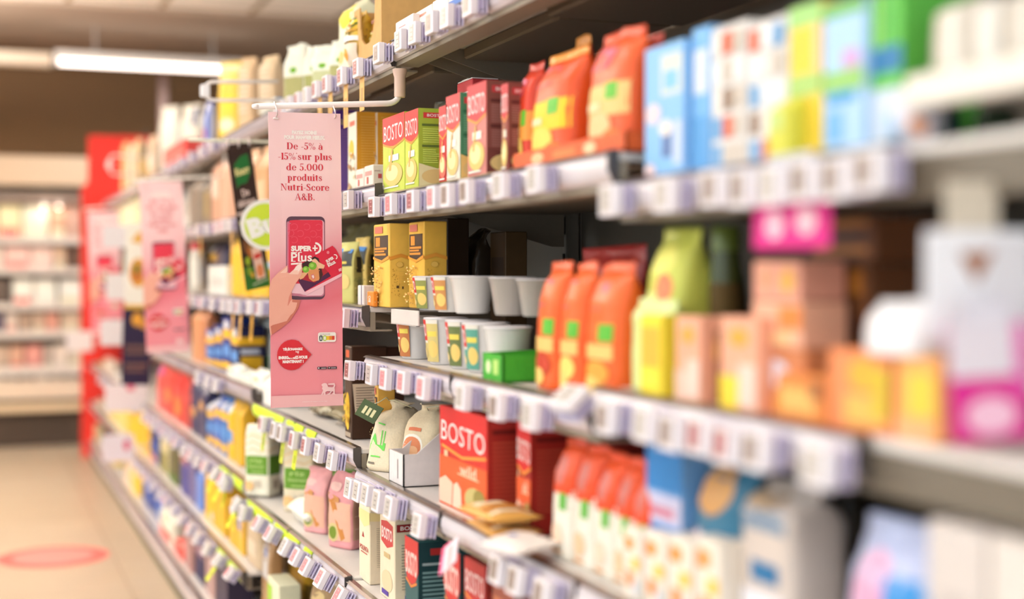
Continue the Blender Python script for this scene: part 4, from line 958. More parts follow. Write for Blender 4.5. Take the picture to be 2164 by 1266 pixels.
# fifth shelf: big white and green paper sacks
def WG(): return [('F', ('r', .0, .3, 1, .57, (104, 150, 40))), ('S', ('r', .0, .3, 1, .57, (96, 140, 38)))] + [('F', ('t', 'riz', .5, .5, .5, .06, (180, 206, 120))), ('F', ('t', 'basmati', .5, .42, .6, .05, (180, 206, 120))), ('F', ('r', .3, .33, .8, .35, (170, 200, 110))), ('F', ('r', .38, .12, .7, .22, (206, 190, 170))), ('S', ('r', .3, .1, .7, .22, (190, 170, 150)))] + \
    [('F', ('p', [(.02, .62 + .1 * k), (.35, .68 + .1 * k), (.7, .63 + .1 * k), (.98, .69 + .1 * k), (.98, .675 + .1 * k), (.7, .615 + .1 * k), (.35, .665 + .1 * k), (.02, .605 + .1 * k)], (236, 196, 140))) for k in range(3)] + [('S', ('p', [(.02, .64 + .11 * k), (.5, .7 + .11 * k), (.98, .66 + .11 * k), (.98, .645 + .11 * k), (.5, .685 + .11 * k), (.02, .625 + .11 * k)], (232, 192, 136))) for k in range(3)] + [('F', ('e', .2, .14, .2, .07, (240, 190, 130)))]
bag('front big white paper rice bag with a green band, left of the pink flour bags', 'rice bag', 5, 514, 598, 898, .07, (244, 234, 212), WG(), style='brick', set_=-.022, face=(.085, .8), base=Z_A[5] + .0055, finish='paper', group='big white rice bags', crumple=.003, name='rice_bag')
bag('second big white paper rice bag with a green band, half shade painted in', 'rice bag', 5, 596, 690, 896, .07, (232, 214, 184), WG(), style='brick', set_=.03, face=(.10, .8), base=Z_A[5], finish='paper', group='big white rice bags', crumple=.003, name='rice_bag')  # duller paper than the front bag: half shade put into its colour
bag('third big pale rice bag, shade painted in, behind the pink flour bags', 'rice bag', 5, 690, 780, 880, .07, (206, 186, 150), WG(), style='brick', set_=.14, face=(.10, .8), finish='paper', group='big white rice bags', name='rice_bag')  # same bag in tan, the shade painted into the paper colour
lying_bag('white plastic bag lying in front of the second big white rice bag', 'bag', (SX[5] + .015, onX(650, 1085, .8).y + .02, Z_A[5] + .001), (.09, .22, .07), (240, 234, 220), [], crumple=.014, name='bag')
PK = [('F', ('r', .05, .1, .95, .6, (232, 176, 150))), ('F', ('p', [(.1, .62), (.3, .66), (.75, .14), (.6, .1)], (204, 130, 60))), ('F', ('e', .25, .2, .24, .12, (214, 190, 130))), ('F', ('e', .25, .2, .15, .08, (120, 140, 40))), ('F', ('e', .3, .8, .2, .06, (240, 190, 180))), ('F', ('p', [(.05, .72), (.5, .66), (.5, .6), (.05, .6)], (206, 140, 80))),
      ('S', ('r', .08, .12, .95, .64, (206, 160, 136)))] + [('S', x) for x in lines(.12, .14, .9, .62, 22, (178, 132, 112), 3, .4)] + [('S', ('r', .1, .27, .92, .28, (226, 190, 170))), ('S', ('r', .1, .44, .92, .45, (226, 190, 170)))]
bag('left pink paper flour bag with a diagonal brown stripe and crumpled top', 'flour bag', 5, 638, 722, 992, .055, (236, 166, 166), PK, style='tuft', set_=.018, face=(.088, .5), finish='paper', group='pink flour bags', crumple=.007, name='flour_bag')
bag('right pink paper flour bag, beside the tall cream polenta carton', 'flour bag', 5, 693, 776, 998, .055, (228, 154, 156), PK, style='tuft', set_=.03, face=(.088, .48), finish='paper', group='pink flour bags', crumple=.007, name='flour_bag')
# sixth shelf: brown bags
BB = [('F', ('r', .1, .1, .9, .4, (206, 160, 60))), ('F', ('e', .5, .6, .3, .12, (150, 110, 40))), ('S', ('r', .1, .2, .9, .6, (110, 86, 30)))]
bag('beige tall paper bag on the low shelf under the white rice bags', 'paper bag', 6, 518, 546, 1100, .1, (206, 178, 146), [('F', ('r', .2, .2, .8, .5, (222, 200, 172)))], style='block', finish='paper', set_=.03, name='paper_bag')
bag('slim brown striped bag between the beige paper bag and the golden bag', 'bag', 6, 552, 570, 1110, .04, (170, 130, 90), [('F', ('r', .2, .5, .8, .8, (206, 196, 190))), ('F', ('r', .1, .1, .9, .3, (206, 140, 60))), ('F', ('r', .4, .7, .6, .9, (110, 130, 190)))], style='tuft', set_=.03, name='bag')
bag('golden olive crinkled bag on the low shelf, left of the small brown bag', 'bag', 6, 596, 640, 1148, .06, (176, 134, 36), BB, style='pouch', set_=.09, crumple=.008, name='bag')
bag('small brown bag at the lower edge right of the golden olive bag', 'bag', 6, 640, 700, 1210, .1, (150, 120, 84), [('F', ('e', .5, .6, .3, .2, (196, 170, 120)))], style='pouch', set_=.03, crumple=.008, name='bag')
carton('small pale green-and-white box at the lower edge below the golden olive bag', 'small box', 6, 566, 590, 1240, .06, (226, 220, 190), [('F', ('r', 0, .2, .4, .9, (160, 200, 60)))], set_=.006, name='small_box')

# ------------------------------------------------------------------ camera-side bay: blurred packs
LB = (138, 186, 232)
def photo_pack(seed, base): 
    r = random.Random(seed); pr = []
    for j in range(5):
        for i in range(3):
            c = r.choice([(240, 236, 234), (110, 160, 206), (214, 100, 66), (236, 226, 220), (206, 190, 176), (150, 120, 100)])
            pr.append(('F', ('r', .05 + i * .31, .04 + j * .19, .05 + i * .31 + .27, .04 + j * .19 + .15, c)))
    return pr
BLU = [('F', ('r', .0, .0, 1, 1, (140, 188, 234))), ('F', ('r', .42, .62, .95, .92, (214, 214, 206))), ('F', ('r', .5, .66, .85, .8, (130, 190, 220))), ('F', ('e', .22, .5, .2, .08, (228, 206, 214))), ('F', ('r', .45, .16, .7, .42, (96, 120, 170))), ('F', ('r', .74, .1, .96, .42, (200, 210, 236))), ('F', ('e', .55, .38, .16, .06, (240, 226, 216))), ('F', ('e', .15, .08, .14, .05, (236, 206, 206)))]
carton('light blue carton with small photos at the left end of the camera-side second shelf', 'carton', 2, 1364, 1446, 82, .1, (132, 182, 232), BLU, group='blue and collage packs', set_=.02)
carton('slim blue column carton between the light blue carton and the collage packs', 'carton', 2, 1462, 1500, 52, .1, (124, 178, 230), [('F', ('r', .1, .55, .9, .85, (214, 220, 238))), ('F', ('r', .1, .0, .9, .4, (96, 158, 214)))], group='blue and collage packs', set_=.03)
for k, (a, b, t, d) in enumerate([(1504, 1578, 40, 'left'), (1582, 1664, 28, 'right')]):
    carton('%s one of the two white packs covered in small blue and orange pictures' % d, 'carton', 2, a, b, t, .1, (228, 220, 216), photo_pack(k + 3, 0), group='blue and collage packs', set_=.03)
carton('carton with a tall yellow panel over a pale green band on the second shelf', 'carton', 2, 1668, 1736, 0, .1, (236, 200, 66), [('F', ('r', 0, .86, 1, 1, (160, 206, 120))), ('F', ('r', 0, .42, 1, .56, (170, 200, 110))), ('F', ('r', .8, .56, 1, .86, (240, 200, 160)))], group='blue and collage packs', set_=.03)
carton('pale blue carton with a green band, right of the yellow-panel carton', 'carton', 2, 1740, 1826, -10, .1, (176, 206, 240), [('F', ('r', 0, .9, 1, 1, (120, 180, 110))), ('F', ('r', 0, .42, 1, .56, (150, 196, 110))), ('F', ('r', .1, .1, .5, .3, (120, 176, 226))), ('F', ('r', .5, .56, .9, .68, (206, 160, 206))), ('F', ('r', .1, .35, .8, .42, (60, 150, 206)))], group='blue and collage packs', set_=.03)
carton('green-striped carton with a dark teal foot at the right of the second shelf', 'carton', 2, 1830, 1906, -24, .1, (100, 186, 76), [('F', ('r', .3, .66, .42, 1, (166, 214, 110))), ('F', ('r', .6, .66, .72, 1, (70, 150, 60))), ('F', ('r', 0, .5, 1, .66, (50, 120, 170))), ('F', ('r', 0, .0, 1, .4, (206, 214, 226)))], group='blue and collage packs', set_=.04)
bag('yellow-green pack at the front of the second shelf under the yellow panel', 'pack', 2, 1618, 1664, 206, .04, (214, 206, 70), [('F', ('r', .1, .5, .8, .8, (190, 206, 120)))], group='blue and collage packs', set_=.004, style='block', name='pack')
bag('white-and-blue pack with a slanting end at the front right of the second shelf', 'pack', 2, 1850, 1930, 176, .05, (222, 214, 222), [('F', ('r', .1, .1, .5, .6, (170, 206, 240))), ('F', ('e', .9, .3, .1, .16, (226, 150, 100)))], group='blue and collage packs', set_=.004, style='pillow', name='pack')
# third shelf, camera side
PE = (238, 168, 138)
bag('yellow-green pouch with tiny orange pictures on the camera-side third shelf', 'pouch', 3, 1350, 1424, 470, .08, (206, 206, 90), [('F', ('e', .5, .8, .3, .1, (236, 226, 110))), ('F', ('e', .65, .62, .2, .1, (232, 130, 90))), ('F', ('e', .3, .45, .16, .07, (236, 170, 100))), ('F', ('r', .1, .5, .5, .6, (232, 232, 140))), ('F', ('r', .0, .3, 1, .36, (110, 160, 60)))], set_=.05, group='peach and brown packs')
carton('small lemon-yellow carton in front of the yellow-green pouch', 'carton', 3, 1352, 1398, 668, .04, (240, 214, 60), [('F', ('r', .1, .35, .9, .85, (236, 176, 60))), ('F', ('r', .2, .1, .8, .3, (246, 226, 70)))], set_=.008, group='peach and brown packs')
bag('pale green pack behind the lemon-yellow carton, only its edges showing', 'pack', 3, 1330, 1412, 640, .03, (214, 224, 150), [], style='block', set_=.03, group='peach and brown packs', name='pack')
for k, (a, b, t, d) in enumerate([(1436, 1492, 380, 'left'), (1500, 1568, 386, 'right')]):
    jar('%s of the two dark green jars standing behind the peach cartons' % d, 'jar', 3, a, b, 452 + 10 * k, (70, 76, 34), (96, 110, 40), (110, 140, 66) if k == 0 else (92, 70, 30), set_=.09, group='dark green jars')
jar('tall olive bottle in shade above the peach cartons, under the magenta sign', 'bottle', 3, 1528, 1580, 420, (60, 50, 24), (96, 90, 30), (84, 60, 26), set_=.16, bottle=True, name='bottle')
for k, (a, b, t, d) in enumerate([(1428, 1480, 672, 'narrow peach carton right of the lemon-yellow one'), (1522, 1602, 674, 'wider peach carton with a yellow foot')]):
    carton(d, 'carton', 3, a, b, t, .05, PE, [('F', ('e', .5, .78, .26, .1, (232, 160, 60))), ('F', ('r', .0, .0, .5, .36, (240, 206, 60) if k else (236, 190, 170))), ('F', ('r', .5, .05, .95, .5, (240, 206, 190)))], set_=.01, group='peach and brown packs')
carton('brown carton with golden marks between the two peach cartons', 'carton', 3, 1484, 1520, 700, .05, (130, 84, 44), [('F', ('r', .1, .6, .9, .85, (206, 150, 60))), ('F', ('r', .1, .2, .8, .4, (206, 140, 50)))], set_=.03, group='peach and brown packs')
for k, (a, b, t, bz, c, d) in enumerate([(1594, 1700, 742, 0, (206, 128, 84), 'bottom brown-orange carton of the peach stack, with a white oval mark'), (1590, 1694, 640, .0755, (240, 176, 146), 'middle peach carton of the stack under the magenta sign'), (1592, 1690, 552, .1285, (232, 160, 136), 'top peach carton of the stack under the magenta sign')]):
    pr = [[('F', ('e', .45, .62, .24, .2, (226, 222, 236))), ('F', ('r', .0, .0, .9, .3, (236, 150, 60)))], [('F', ('r', .55, .4, 1, .9, (226, 130, 60))), ('F', ('r', .0, .1, .8, .3, (244, 200, 140)))], [('F', ('r', .2, .3, .4, .8, (206, 150, 110))), ('F', ('e', .75, .5, .14, .3, (230, 170, 70)))]][k]
    carton(d, 'carton', 3, a, b, t, .06, c, pr, set_=.03, base=Z_C[3] + bz, group='peach and brown packs')
for k, (a, b, t, z, d) in enumerate([(1708, 1836, 560, 0, 'lower'), (1716, 1850, 424, .1712, 'upper')]):
    carton('%s of the two stacked dark brown cartons with golden lettering bands' % d, 'carton', 3, a, b, t, .14, (116, 70, 40), [('F', ('r', .05, .2 + .3 * j, .9, .36 + .3 * j, (190, 120, 50) if j != 1 else (90, 54, 40))) for j in range(3)], set_=.10, base=Z_C[3] + z, group='peach and brown packs')
carton('orange carton with a yellow disc at the right front of the third shelf', 'carton', 3, 1750, 1880, 748, .05, (234, 140, 90), [('F', ('e', .6, .7, .25, .2, (226, 170, 60))), ('F', ('r', .3, .1, .95, .45, (236, 180, 90))), ('F', ('r', .75, .2, .98, .8, (206, 180, 50)))], set_=.012, group='peach and brown packs')
carton('low orange-brown carton left of the yellow-disc carton', 'carton', 3, 1640, 1744, 800, .04, (222, 132, 66), [('F', ('r', .1, .2, .8, .7, (240, 180, 100))), ('F', ('r', .7, .5, .95, .9, (150, 90, 50)))], set_=.008, group='peach and brown packs')
carton('peach-and-yellow carton at the end of the third shelf beside the pink card', 'carton', 3, 1892, 1984, 760, .05, (240, 170, 96), [('F', ('r', .3, .3, .9, .8, (226, 196, 70))), ('F', ('r', .0, .0, .9, .25, (240, 170, 120)))], set_=.012, group='peach and brown packs')
bag('white rounded plastic packet leaning above the orange cartons', 'packet', 3, 1812, 1928, 642, .05, (240, 234, 236), [], style='pouch', set_=.004, base=onX(1850, 752, SX[3]).z, name='packet')
# near end of the second shelf: a shallow extra shelf with pale packs, dim things under it
XS = .86
p0, p1 = onX(1962, 185, XS), onX(2240, 70, XS)
o = empty('shelf', (XS, .55, 0)); zt = 1.475
g = G(); g.box((0, 0, zt), (XB - XS - .02, Y_CD - .56, zt + .012), mat((214, 202, 192), 'paint')); g.build('deck', o)
g = G(); g.box((-.014, .0, zt - .018), (0, Y_CD - .56, zt + .016), mat((232, 218, 204), 'satin'), .004); g.build('front_lip', o)
tag(o, 'shallow shelf with a plain cream lip at the upper right', 'shelf')
for k, (a, b, t, c) in enumerate([(1962, 2040, -20, (214, 200, 186)), (2046, 2110, -30, (226, 216, 206)), (2116, 2190, -40, (206, 192, 178))]):
    bag('%s tall pale grey pack from the left on the shallow shelf at the upper right' % ORD[k], 'pack', 2, a, b, t, .09, c, [('F', ('r', .1, .05, .2, .95, (190, 176, 160))), ('F', ('r', .6, .05, .8, .95, (232, 224, 214))), ('F', ('e', .4, .1, .1, .05, (170, 196, 120)))], style='block', set_=.03, base=zt + .0125, group='pale packs at the upper right', name='pack')
for k, (a, b, c) in enumerate([(1950, 2030, (30, 60, 60)), (2060, 2150, (40, 60, 34))]):
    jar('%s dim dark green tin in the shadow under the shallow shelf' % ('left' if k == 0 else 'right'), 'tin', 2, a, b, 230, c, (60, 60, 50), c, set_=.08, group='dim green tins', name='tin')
# fourth shelf, camera side
SBL = [('F', ('r', .0, .72, 1, 1, (40, 120, 186))), ('F', ('r', .0, .52, 1, .7, (196, 190, 216))), ('F', ('r', .1, .56, .8, .62, (200, 120, 140))), ('F', ('r', .0, .25, 1, .5, (36, 112, 184))), ('F', ('r', 0, 0, 1, .22, (150, 190, 230)))]
for k, (a, b, t, c, d) in enumerate([(1366, 1440, 944, (120, 166, 216), 'blue-and-white striped carton right of the orange-topped white pouches')]):
    carton(d, 'carton', 4, a, b, t, .1, c, SBL, set_=.03, group='blue packs at the lower right')
bag('teal pack with two orange-brown food pictures, right of the blue striped carton', 'pack', 4, 1452, 1550, 950, .07, (50, 110, 140), [('F', ('e', .45, .8, .34, .14, (206, 150, 90))), ('F', ('r', .0, .4, .3, .56, (232, 206, 216))), ('F', ('e', .7, .3, .3, .13, (214, 150, 100))), ('F', ('r', .3, .05, .8, .14, (232, 176, 130)))], style='pouch', set_=.03, group='blue packs at the lower right', name='pack')
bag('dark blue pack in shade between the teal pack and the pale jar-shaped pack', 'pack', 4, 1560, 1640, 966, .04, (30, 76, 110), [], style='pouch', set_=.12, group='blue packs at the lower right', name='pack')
bag('pale pack with a blue label standing right of the teal pack', 'pack', 4, 1556, 1668, 1040, .08, (214, 196, 186), [('F', ('e', .4, .9, .3, .07, (190, 160, 130))), ('F', ('r', .05, .72, .9, .84, (130, 146, 166))), ('F', ('r', .3, .42, .8, .54, (40, 110, 160))), ('F', ('r', .1, .15, .9, .36, (236, 228, 234))), ('F', ('r', .2, .05, .7, .12, (130, 176, 216)))], style='block', set_=.03, group='blue packs at the lower right', name='pack')
for k, (a, b, t) in enumerate([(1318, 1352, 1126), (1362, 1404, 1136), (1412, 1460, 1146), (1470, 1520, 1150)]):
    carton('%s white carton with orange blocks from the left at the lower edge' % ORD[k], 'carton', 4, a, b, t, .05, (240, 224, 208), [('F', ('r', .1, .7, .6, .88, (232, 140, 50))), ('F', ('r', .5, .45, .95, .62, (240, 190, 60))), ('F', ('r', .2, .2, .6, .4, (232, 130, 50))), ('F', ('r', .6, .1, .95, .3, (206, 206, 214)))], set_=.006, group='white cartons with orange blocks')
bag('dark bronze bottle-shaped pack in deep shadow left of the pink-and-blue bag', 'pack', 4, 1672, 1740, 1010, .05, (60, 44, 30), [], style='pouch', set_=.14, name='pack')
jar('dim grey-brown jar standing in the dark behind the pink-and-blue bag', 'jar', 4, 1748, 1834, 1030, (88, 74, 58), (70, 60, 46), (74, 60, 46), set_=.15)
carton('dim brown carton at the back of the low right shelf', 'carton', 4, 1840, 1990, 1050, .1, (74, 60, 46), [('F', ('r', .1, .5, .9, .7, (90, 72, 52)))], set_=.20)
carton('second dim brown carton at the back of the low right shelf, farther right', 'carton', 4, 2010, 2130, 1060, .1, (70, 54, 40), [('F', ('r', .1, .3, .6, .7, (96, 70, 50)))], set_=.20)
bag('pink-and-blue bag at the lower right, left of the grey-white cartons', 'bag', 4, 1766, 1944, 1140, .08, (186, 190, 220), [('F', ('e', .4, .6, .22, .26, (226, 160, 190))), ('F', ('r', .55, .4, .95, .75, (60, 140, 206))), ('F', ('e', .5, .45, .12, .14, (226, 150, 110))), ('F', ('r', .0, .0, 1, .2, (206, 206, 220)))], style='pouch', set_=.01, name='bag')
for k, (a, b, t, c) in enumerate([(1958, 2080, 1110, (212, 198, 192)), (2088, 2200, 1128, (220, 206, 198))]):
    carton('%s pale grey-white carton at the lower right corner' % ('left' if k == 0 else 'right'), 'carton', 4, a, b, t, .1, c, [('F', ('r', .2, .4, .8, .7, (196, 182, 178)))], set_=.01, group='grey-white cartons')
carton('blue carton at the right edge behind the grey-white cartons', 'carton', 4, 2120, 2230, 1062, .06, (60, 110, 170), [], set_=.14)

# ------------------------------------------------------------------ far bays, left of the large poster
def pasta(k):
    b, y = ((58, 84, 150), (40, 54, 110), (60, 120, 180))[k % 3], (234, 178, 34)
    return [('F', ('r', .0, .62, 1, .78, y)), ('F', ('r', .1, .3, .9, .5, (90, 140, 200))), ('F', ('r', .0, .06, 1, .2, y)), ('F', ('e', .5, .86, .3, .08, (232, 226, 226))), ('S', ('r', .0, .62, 1, .78, y)), ('S', ('r', .1, .1, .9, .4, y)), ('S', ('r', .1, .45, .8, .55, (206, 206, 220)))]
def n_row(L, items, where, set_=.03, group=None):
    """items: px0, px1, top py, kind, colour, words"""
    for k, it in enumerate(items):
        a, b, t, kind, c, wds = it[:6]; pr = it[6] if len(it) > 6 else []
        lab = '%s, %s' % (wds, where)
        if kind == 'c': carton(lab, 'carton', L, a, b, t, .09, c, pr, set_=set_, group=group)
        elif kind == 'j': jar(lab, 'jar', L, a, b, t, c, pr[0], pr[1], set_=set_, group=group)
        elif kind == 'o': jar(lab, 'bottle', L, a, b, t, c, pr[0], pr[1], set_=set_, group=group, bottle=True, name='bottle')
        else: bag(lab, 'packet', L, a, b, t, .06, c, pr, face=((b - a) * (V(.85, onX(a, 577, .85).y, 1.3) - EYE).dot(F_) / FPX * 1.3, .75) if L == 1 else None, style={'p': 'pillow', 'b': 'block', 't': 'tuft', 'u': 'pouch'}[kind], set_=set_, group=group, name='packet')
YEL, NAV, BLUE = (234, 178, 30), (30, 32, 72), (40, 76, 150)
PS = lambda k: pasta(k)
n_row(1, [(434, 452, 218, 'p', (226, 222, 236), 'white packet with a blue stripe and pink mark', [('F', ('r', .5, .0, .9, 1, (70, 110, 206))), ('F', ('e', .3, .4, .2, .1, (226, 110, 130)))]),
          (466, 512, 132, 'u', (240, 196, 70), 'tall clear bag of yellow pasta with a pale top', [('F', ('r', .1, .8, .9, .97, (240, 222, 170))), ('F', ('e', .6, .5, .3, .1, (246, 206, 60))), ('F', ('e', .5, .25, .35, .08, (244, 226, 190)))])],
      'left of the beige paper bags', group='packets on the far top shelf')
n_row(1, [(340, 382, 226, 't', (242, 236, 224), 'left puffy white bag', []), (386, 428, 222, 't', (240, 232, 216), 'right puffy white bag', [('F', ('r', .6, .7, .9, .95, (70, 80, 120)))])], 'on the top shelf above the second pink poster', group='packets on the far top shelf', set_=.11)
n_row(1, [(346, 392, 292, 'c', (206, 70, 66), 'small red carton', [('F', ('r', .1, .4, .9, .6, (226, 140, 130)))])], 'in front of the puffy white bags', set_=.004, group='packets on the far top shelf')
n_row(1, [(318, 334, 288, 'b', (226, 196, 166), 'beige-and-white packet', [('F', ('r', .1, .3, .9, .6, (240, 226, 210)))]), (303, 316, 276, 'o', (50, 40, 34), 'dark bottle with a gold foot', [(40, 36, 34), (190, 150, 80)]), (288, 301, 292, 'b', (214, 184, 140), 'tan packet', [])],
      'on the far top shelf beside the red end panel', group='packets on the far top shelf')
n_row(1, [(262, 274, 300, 'b', (206, 180, 130), 'far tan packet', []), (276, 286, 306, 'b', (226, 210, 190), 'far cream packet', [])], 'on the last top shelf by the red end panel', group='packets on the far top shelf')
# level 2
n_row(2, [(446, 462, 330, 'b', (206, 150, 120), 'first salmon-brown packet', [('F', ('r', .1, .4, .9, .7, (226, 190, 170)))]), (464, 482, 330, 'b', (214, 164, 136), 'second salmon-brown packet', []), (486, 506, 320, 'b', (206, 150, 120), 'third salmon-brown packet', []), (510, 532, 312, 't', (214, 160, 120), 'fourth brownish-pink bag', []), (538, 564, 304, 't', (206, 150, 104), 'fifth orange-tan bag', [('F', ('r', .2, .1, .8, .5, (226, 180, 140)))])],
      'behind the dark hanging card with the green emblem', group='salmon-brown packets')
n_row(2, [(398, 412, 380, 'b', (120, 102, 88), 'first tall grey-brown packet', [('F', ('r', .3, .1, .6, .9, (156, 136, 120)))]), (414, 428, 382, 'b', (104, 90, 78), 'second tall grey-brown packet', [('F', ('r', .3, .1, .6, .9, (140, 124, 110)))]), (430, 443, 384, 'b', (126, 104, 80), 'third tall grey-brown packet', [('F', ('r', .2, .2, .6, .8, (170, 140, 80)))])],
      'right of the second pink poster', group='tall grey-brown packets')
n_row(2, [(378, 404, 316, 't', (206, 196, 190), 'grey-white crinkled bag with dark specks', [('F', x) for x in specks(.1, .1, .9, .9, 14, [(80, 80, 70), (230, 226, 222)], .1, .06, 3)]), (404, 430, 310, 't', (200, 190, 186), 'second grey-white crinkled bag', [('F', x) for x in specks(.1, .1, .9, .9, 14, [(90, 84, 74), (236, 230, 226)], .1, .06, 4)])],
      'above the tall grey-brown packets', set_=.15, group='grey-white crinkled bags')
n_row(2, [(252, 262, 420, 'b', (240, 230, 190), 'first cream jar-like packet', []), (264, 276, 418, 'b', (242, 232, 196), 'second cream jar-like packet', []), (278, 290, 416, 'b', (240, 226, 180), 'third cream jar-like packet', [])], 'left of the second pink poster', group='cream packets', set_=.02)
n_row(2, [(222, 234, 410, 't', (70, 50, 44), 'dark rounded packet', []), (238, 250, 414, 'b', (206, 150, 90), 'tan packet', [])], 'in front of the red end panel', group='packets by the red end panel')
# level 3
n_row(3, [(444, 454, 430, 'b', NAV, 'first navy packet', PS(1)), (455, 466, 428, 'b', (84, 70, 80), 'second dark packet', []), (467, 479, 424, 'b', NAV, 'third navy packet', [])], 'right of the tall grey-brown packets', group='navy packets', set_=.12)
n_row(3, [(482, 500, 408, 'u', YEL, 'left tall yellow pasta packet with a blue stripe', [('F', ('p', [(.3, .9), (.7, .9), (.5, .3), (.2, .4)], (120, 150, 206)))]), (502, 522, 404, 'u', YEL, 'right tall yellow pasta packet with a blue stripe', [('F', ('p', [(.3, .9), (.7, .9), (.5, .3), (.2, .4)], (120, 150, 206)))]), (526, 560, 412, 'u', (232, 180, 60), 'orange-yellow pasta packet', PS(0))], 'behind the dark hanging card', group='tall yellow pasta packets')
n_row(3, [(402, 432, 506, 'j', (222, 212, 196), 'white jar with a red lid', [(196, 50, 54), (232, 224, 210)])], 'right of the second pink poster')
n_row(3, [(440, 478, 562, 'c', (226, 220, 210), 'low white tray-like carton', [('F', ('r', .1, .3, .9, .6, (206, 200, 190)))])], 'left of the tall yellow pasta packets', set_=.01)
n_row(3, [(262, 274, 505, 'b', (206, 180, 90), 'yellow packet', []), (276, 290, 500, 'b', (150, 140, 60), 'olive packet', []), (240, 256, 520, 'b', (60, 66, 60), 'dark packet', [])], 'behind the hanging food-photo card', group='packets behind the food card')
# level 4
n_row(4, [(404, 420, 640, 'b', (206, 140, 96), 'first brown packet', []), (421, 434, 644, 'b', (190, 126, 86), 'second brown packet', [])], 'right of the second pink poster below the red-lidded jar', group='brown packets')
n_row(4, [(436, 452, 700, 'c', BLUE, 'first blue-and-yellow pasta box', PS(0)), (453, 469, 690, 'c', (34, 64, 136), 'second blue-and-yellow pasta box', PS(2)), (470, 487, 672, 'c', (30, 54, 124), 'third blue-and-yellow pasta box', PS(0)), (488, 503, 690, 'c', NAV, 'fourth blue-and-yellow pasta box', PS(1))],
      'below the pale price labels left of the white-and-green bags', group='blue-and-yellow pasta boxes')
WGN = [('F', ('r', .0, .0, 1, .34, (112, 176, 40))), ('F', ('e', .4, .38, .3, .1, (226, 180, 60))), ('F', ('e', .5, .62, .2, .06, (170, 206, 120))), ('F', ('e', .7, .2, .2, .08, (90, 130, 30)))]
n_row(4, [(508, 530, 620, 'u', (242, 238, 230), 'left white-topped green pasta bag', WGN), (540, 566, 624, 'u', (242, 238, 230), 'right white-topped green pasta bag', WGN)], 'left of the large pink poster', group='white-and-green bags', set_=.13)
n_row(4, [(452, 468, 640, 'c', (36, 34, 40), 'dark carton', []), (476, 498, 636, 'c', (44, 36, 26), 'second dark carton', [])], 'in shadow under the third row of labels', set_=.12)
# level 5
n_row(5, [(330, 344, 764, 'u', (216, 66, 58), 'first red packet with a pink corner', [('F', ('e', .5, .8, .3, .1, (226, 110, 170)))]), (346, 362, 760, 'u', (206, 56, 44), 'second red packet', [('F', ('e', .5, .4, .3, .16, (226, 130, 70)))]), (364, 384, 762, 'u', (214, 50, 42), 'third red packet', [('F', ('e', .5, .3, .36, .2, (226, 120, 60)))]), (386, 400, 770, 'u', (170, 50, 44), 'fourth dark red packet', [])],
      'under the foot of the second pink poster', group='red packets')
n_row(5, [(402, 416, 806, 'b', NAV, 'first navy-and-orange packet', [('F', ('e', .5, .4, .3, .1, (206, 150, 90)))]), (418, 432, 816, 'b', (60, 54, 84), 'second navy-and-orange packet', [('F', ('e', .5, .6, .3, .1, (206, 150, 90)))])], 'right of the red packets', group='navy-and-orange packets')
n_row(5, [(436, 448, 850, 'b', BLUE, 'first blue-and-yellow pasta bag', PS(0)), (450, 463, 840, 'b', (60, 90, 170), 'second blue-and-yellow pasta bag', PS(1)), (465, 478, 846, 'b', (36, 104, 176), 'third blue-and-yellow pasta bag', PS(2)), (480, 492, 850, 'b', YEL, 'fourth mostly yellow pasta bag', PS(2)), (494, 508, 856, 'b', (226, 170, 40), 'fifth golden pasta bag', [])],
      'left of the big white rice bags', group='blue-and-yellow pasta bags')
n_row(4, [(478, 500, 776, 't', (240, 234, 222), 'first small white bag', [('F', ('e', .5, .6, .2, .1, (190, 214, 140)))]), (502, 526, 790, 't', (238, 230, 216), 'second small white bag', []), (530, 552, 786, 't', (242, 236, 224), 'third small white bag', [('F', ('e', .5, .5, .2, .1, (226, 190, 130)))]), (554, 572, 800, 't', (240, 234, 226), 'fourth small white bag', [])],
      'lying in a pile in front of the white-and-green bags', set_=.0, group='small white bags')
n_row(5, [(240, 256, 800, 'b', (232, 226, 222), 'pale packet', []), (258, 272, 806, 'b', (206, 190, 60), 'yellow packet', []), (206, 216, 770, 'b', (150, 130, 60), 'olive packet', []), (218, 232, 764, 'b', (226, 206, 190), 'cream packet', [])], 'behind the third pink poster', group='packets behind the third poster')
# level 6
n_row(6, [(205, 214, 850, 'b', (206, 190, 170), 'first far cream packet', []), (216, 226, 880, 'b', (120, 110, 70), 'far olive packet', []), (228, 242, 852, 'b', (236, 206, 120), 'far pale yellow packet', []), (244, 262, 850, 'b', (238, 214, 130), 'second far pale yellow packet', [])], 'below the lower white price signs', group='yellow packets on the low far shelf')
n_row(6, [(268, 288, 872, 'b', (238, 190, 50), 'left strong yellow packet', []), (290, 312, 866, 'b', (236, 184, 46), 'right strong yellow packet', [])], 'right of the pale yellow packets', group='yellow packets on the low far shelf')
n_row(6, [(316, 330, 900, 'b', (30, 64, 136), 'blue packet', [('F', ('r', 0, .6, 1, 1, (36, 40, 70))), ('F', ('e', .5, .1, .4, .1, (226, 140, 100)))]), (334, 350, 916, 'u', (206, 190, 140), 'beige-topped olive bag', [('F', ('r', .0, .0, 1, .5, (120, 110, 50)))]), (352, 374, 906, 'u', (78, 72, 28), 'dark olive bag', [('F', ('r', .0, .0, 1, .2, (80, 100, 40)))]), (380, 394, 940, 'b', (52, 50, 130), 'violet-blue packet', [('F', ('r', .0, .6, 1, .9, (170, 110, 110)))]), (396, 410, 950, 'b', (96, 84, 130), 'greyish violet packet', [])],
      'on the low shelf below the red packets', group='low shelf packets below the red ones')
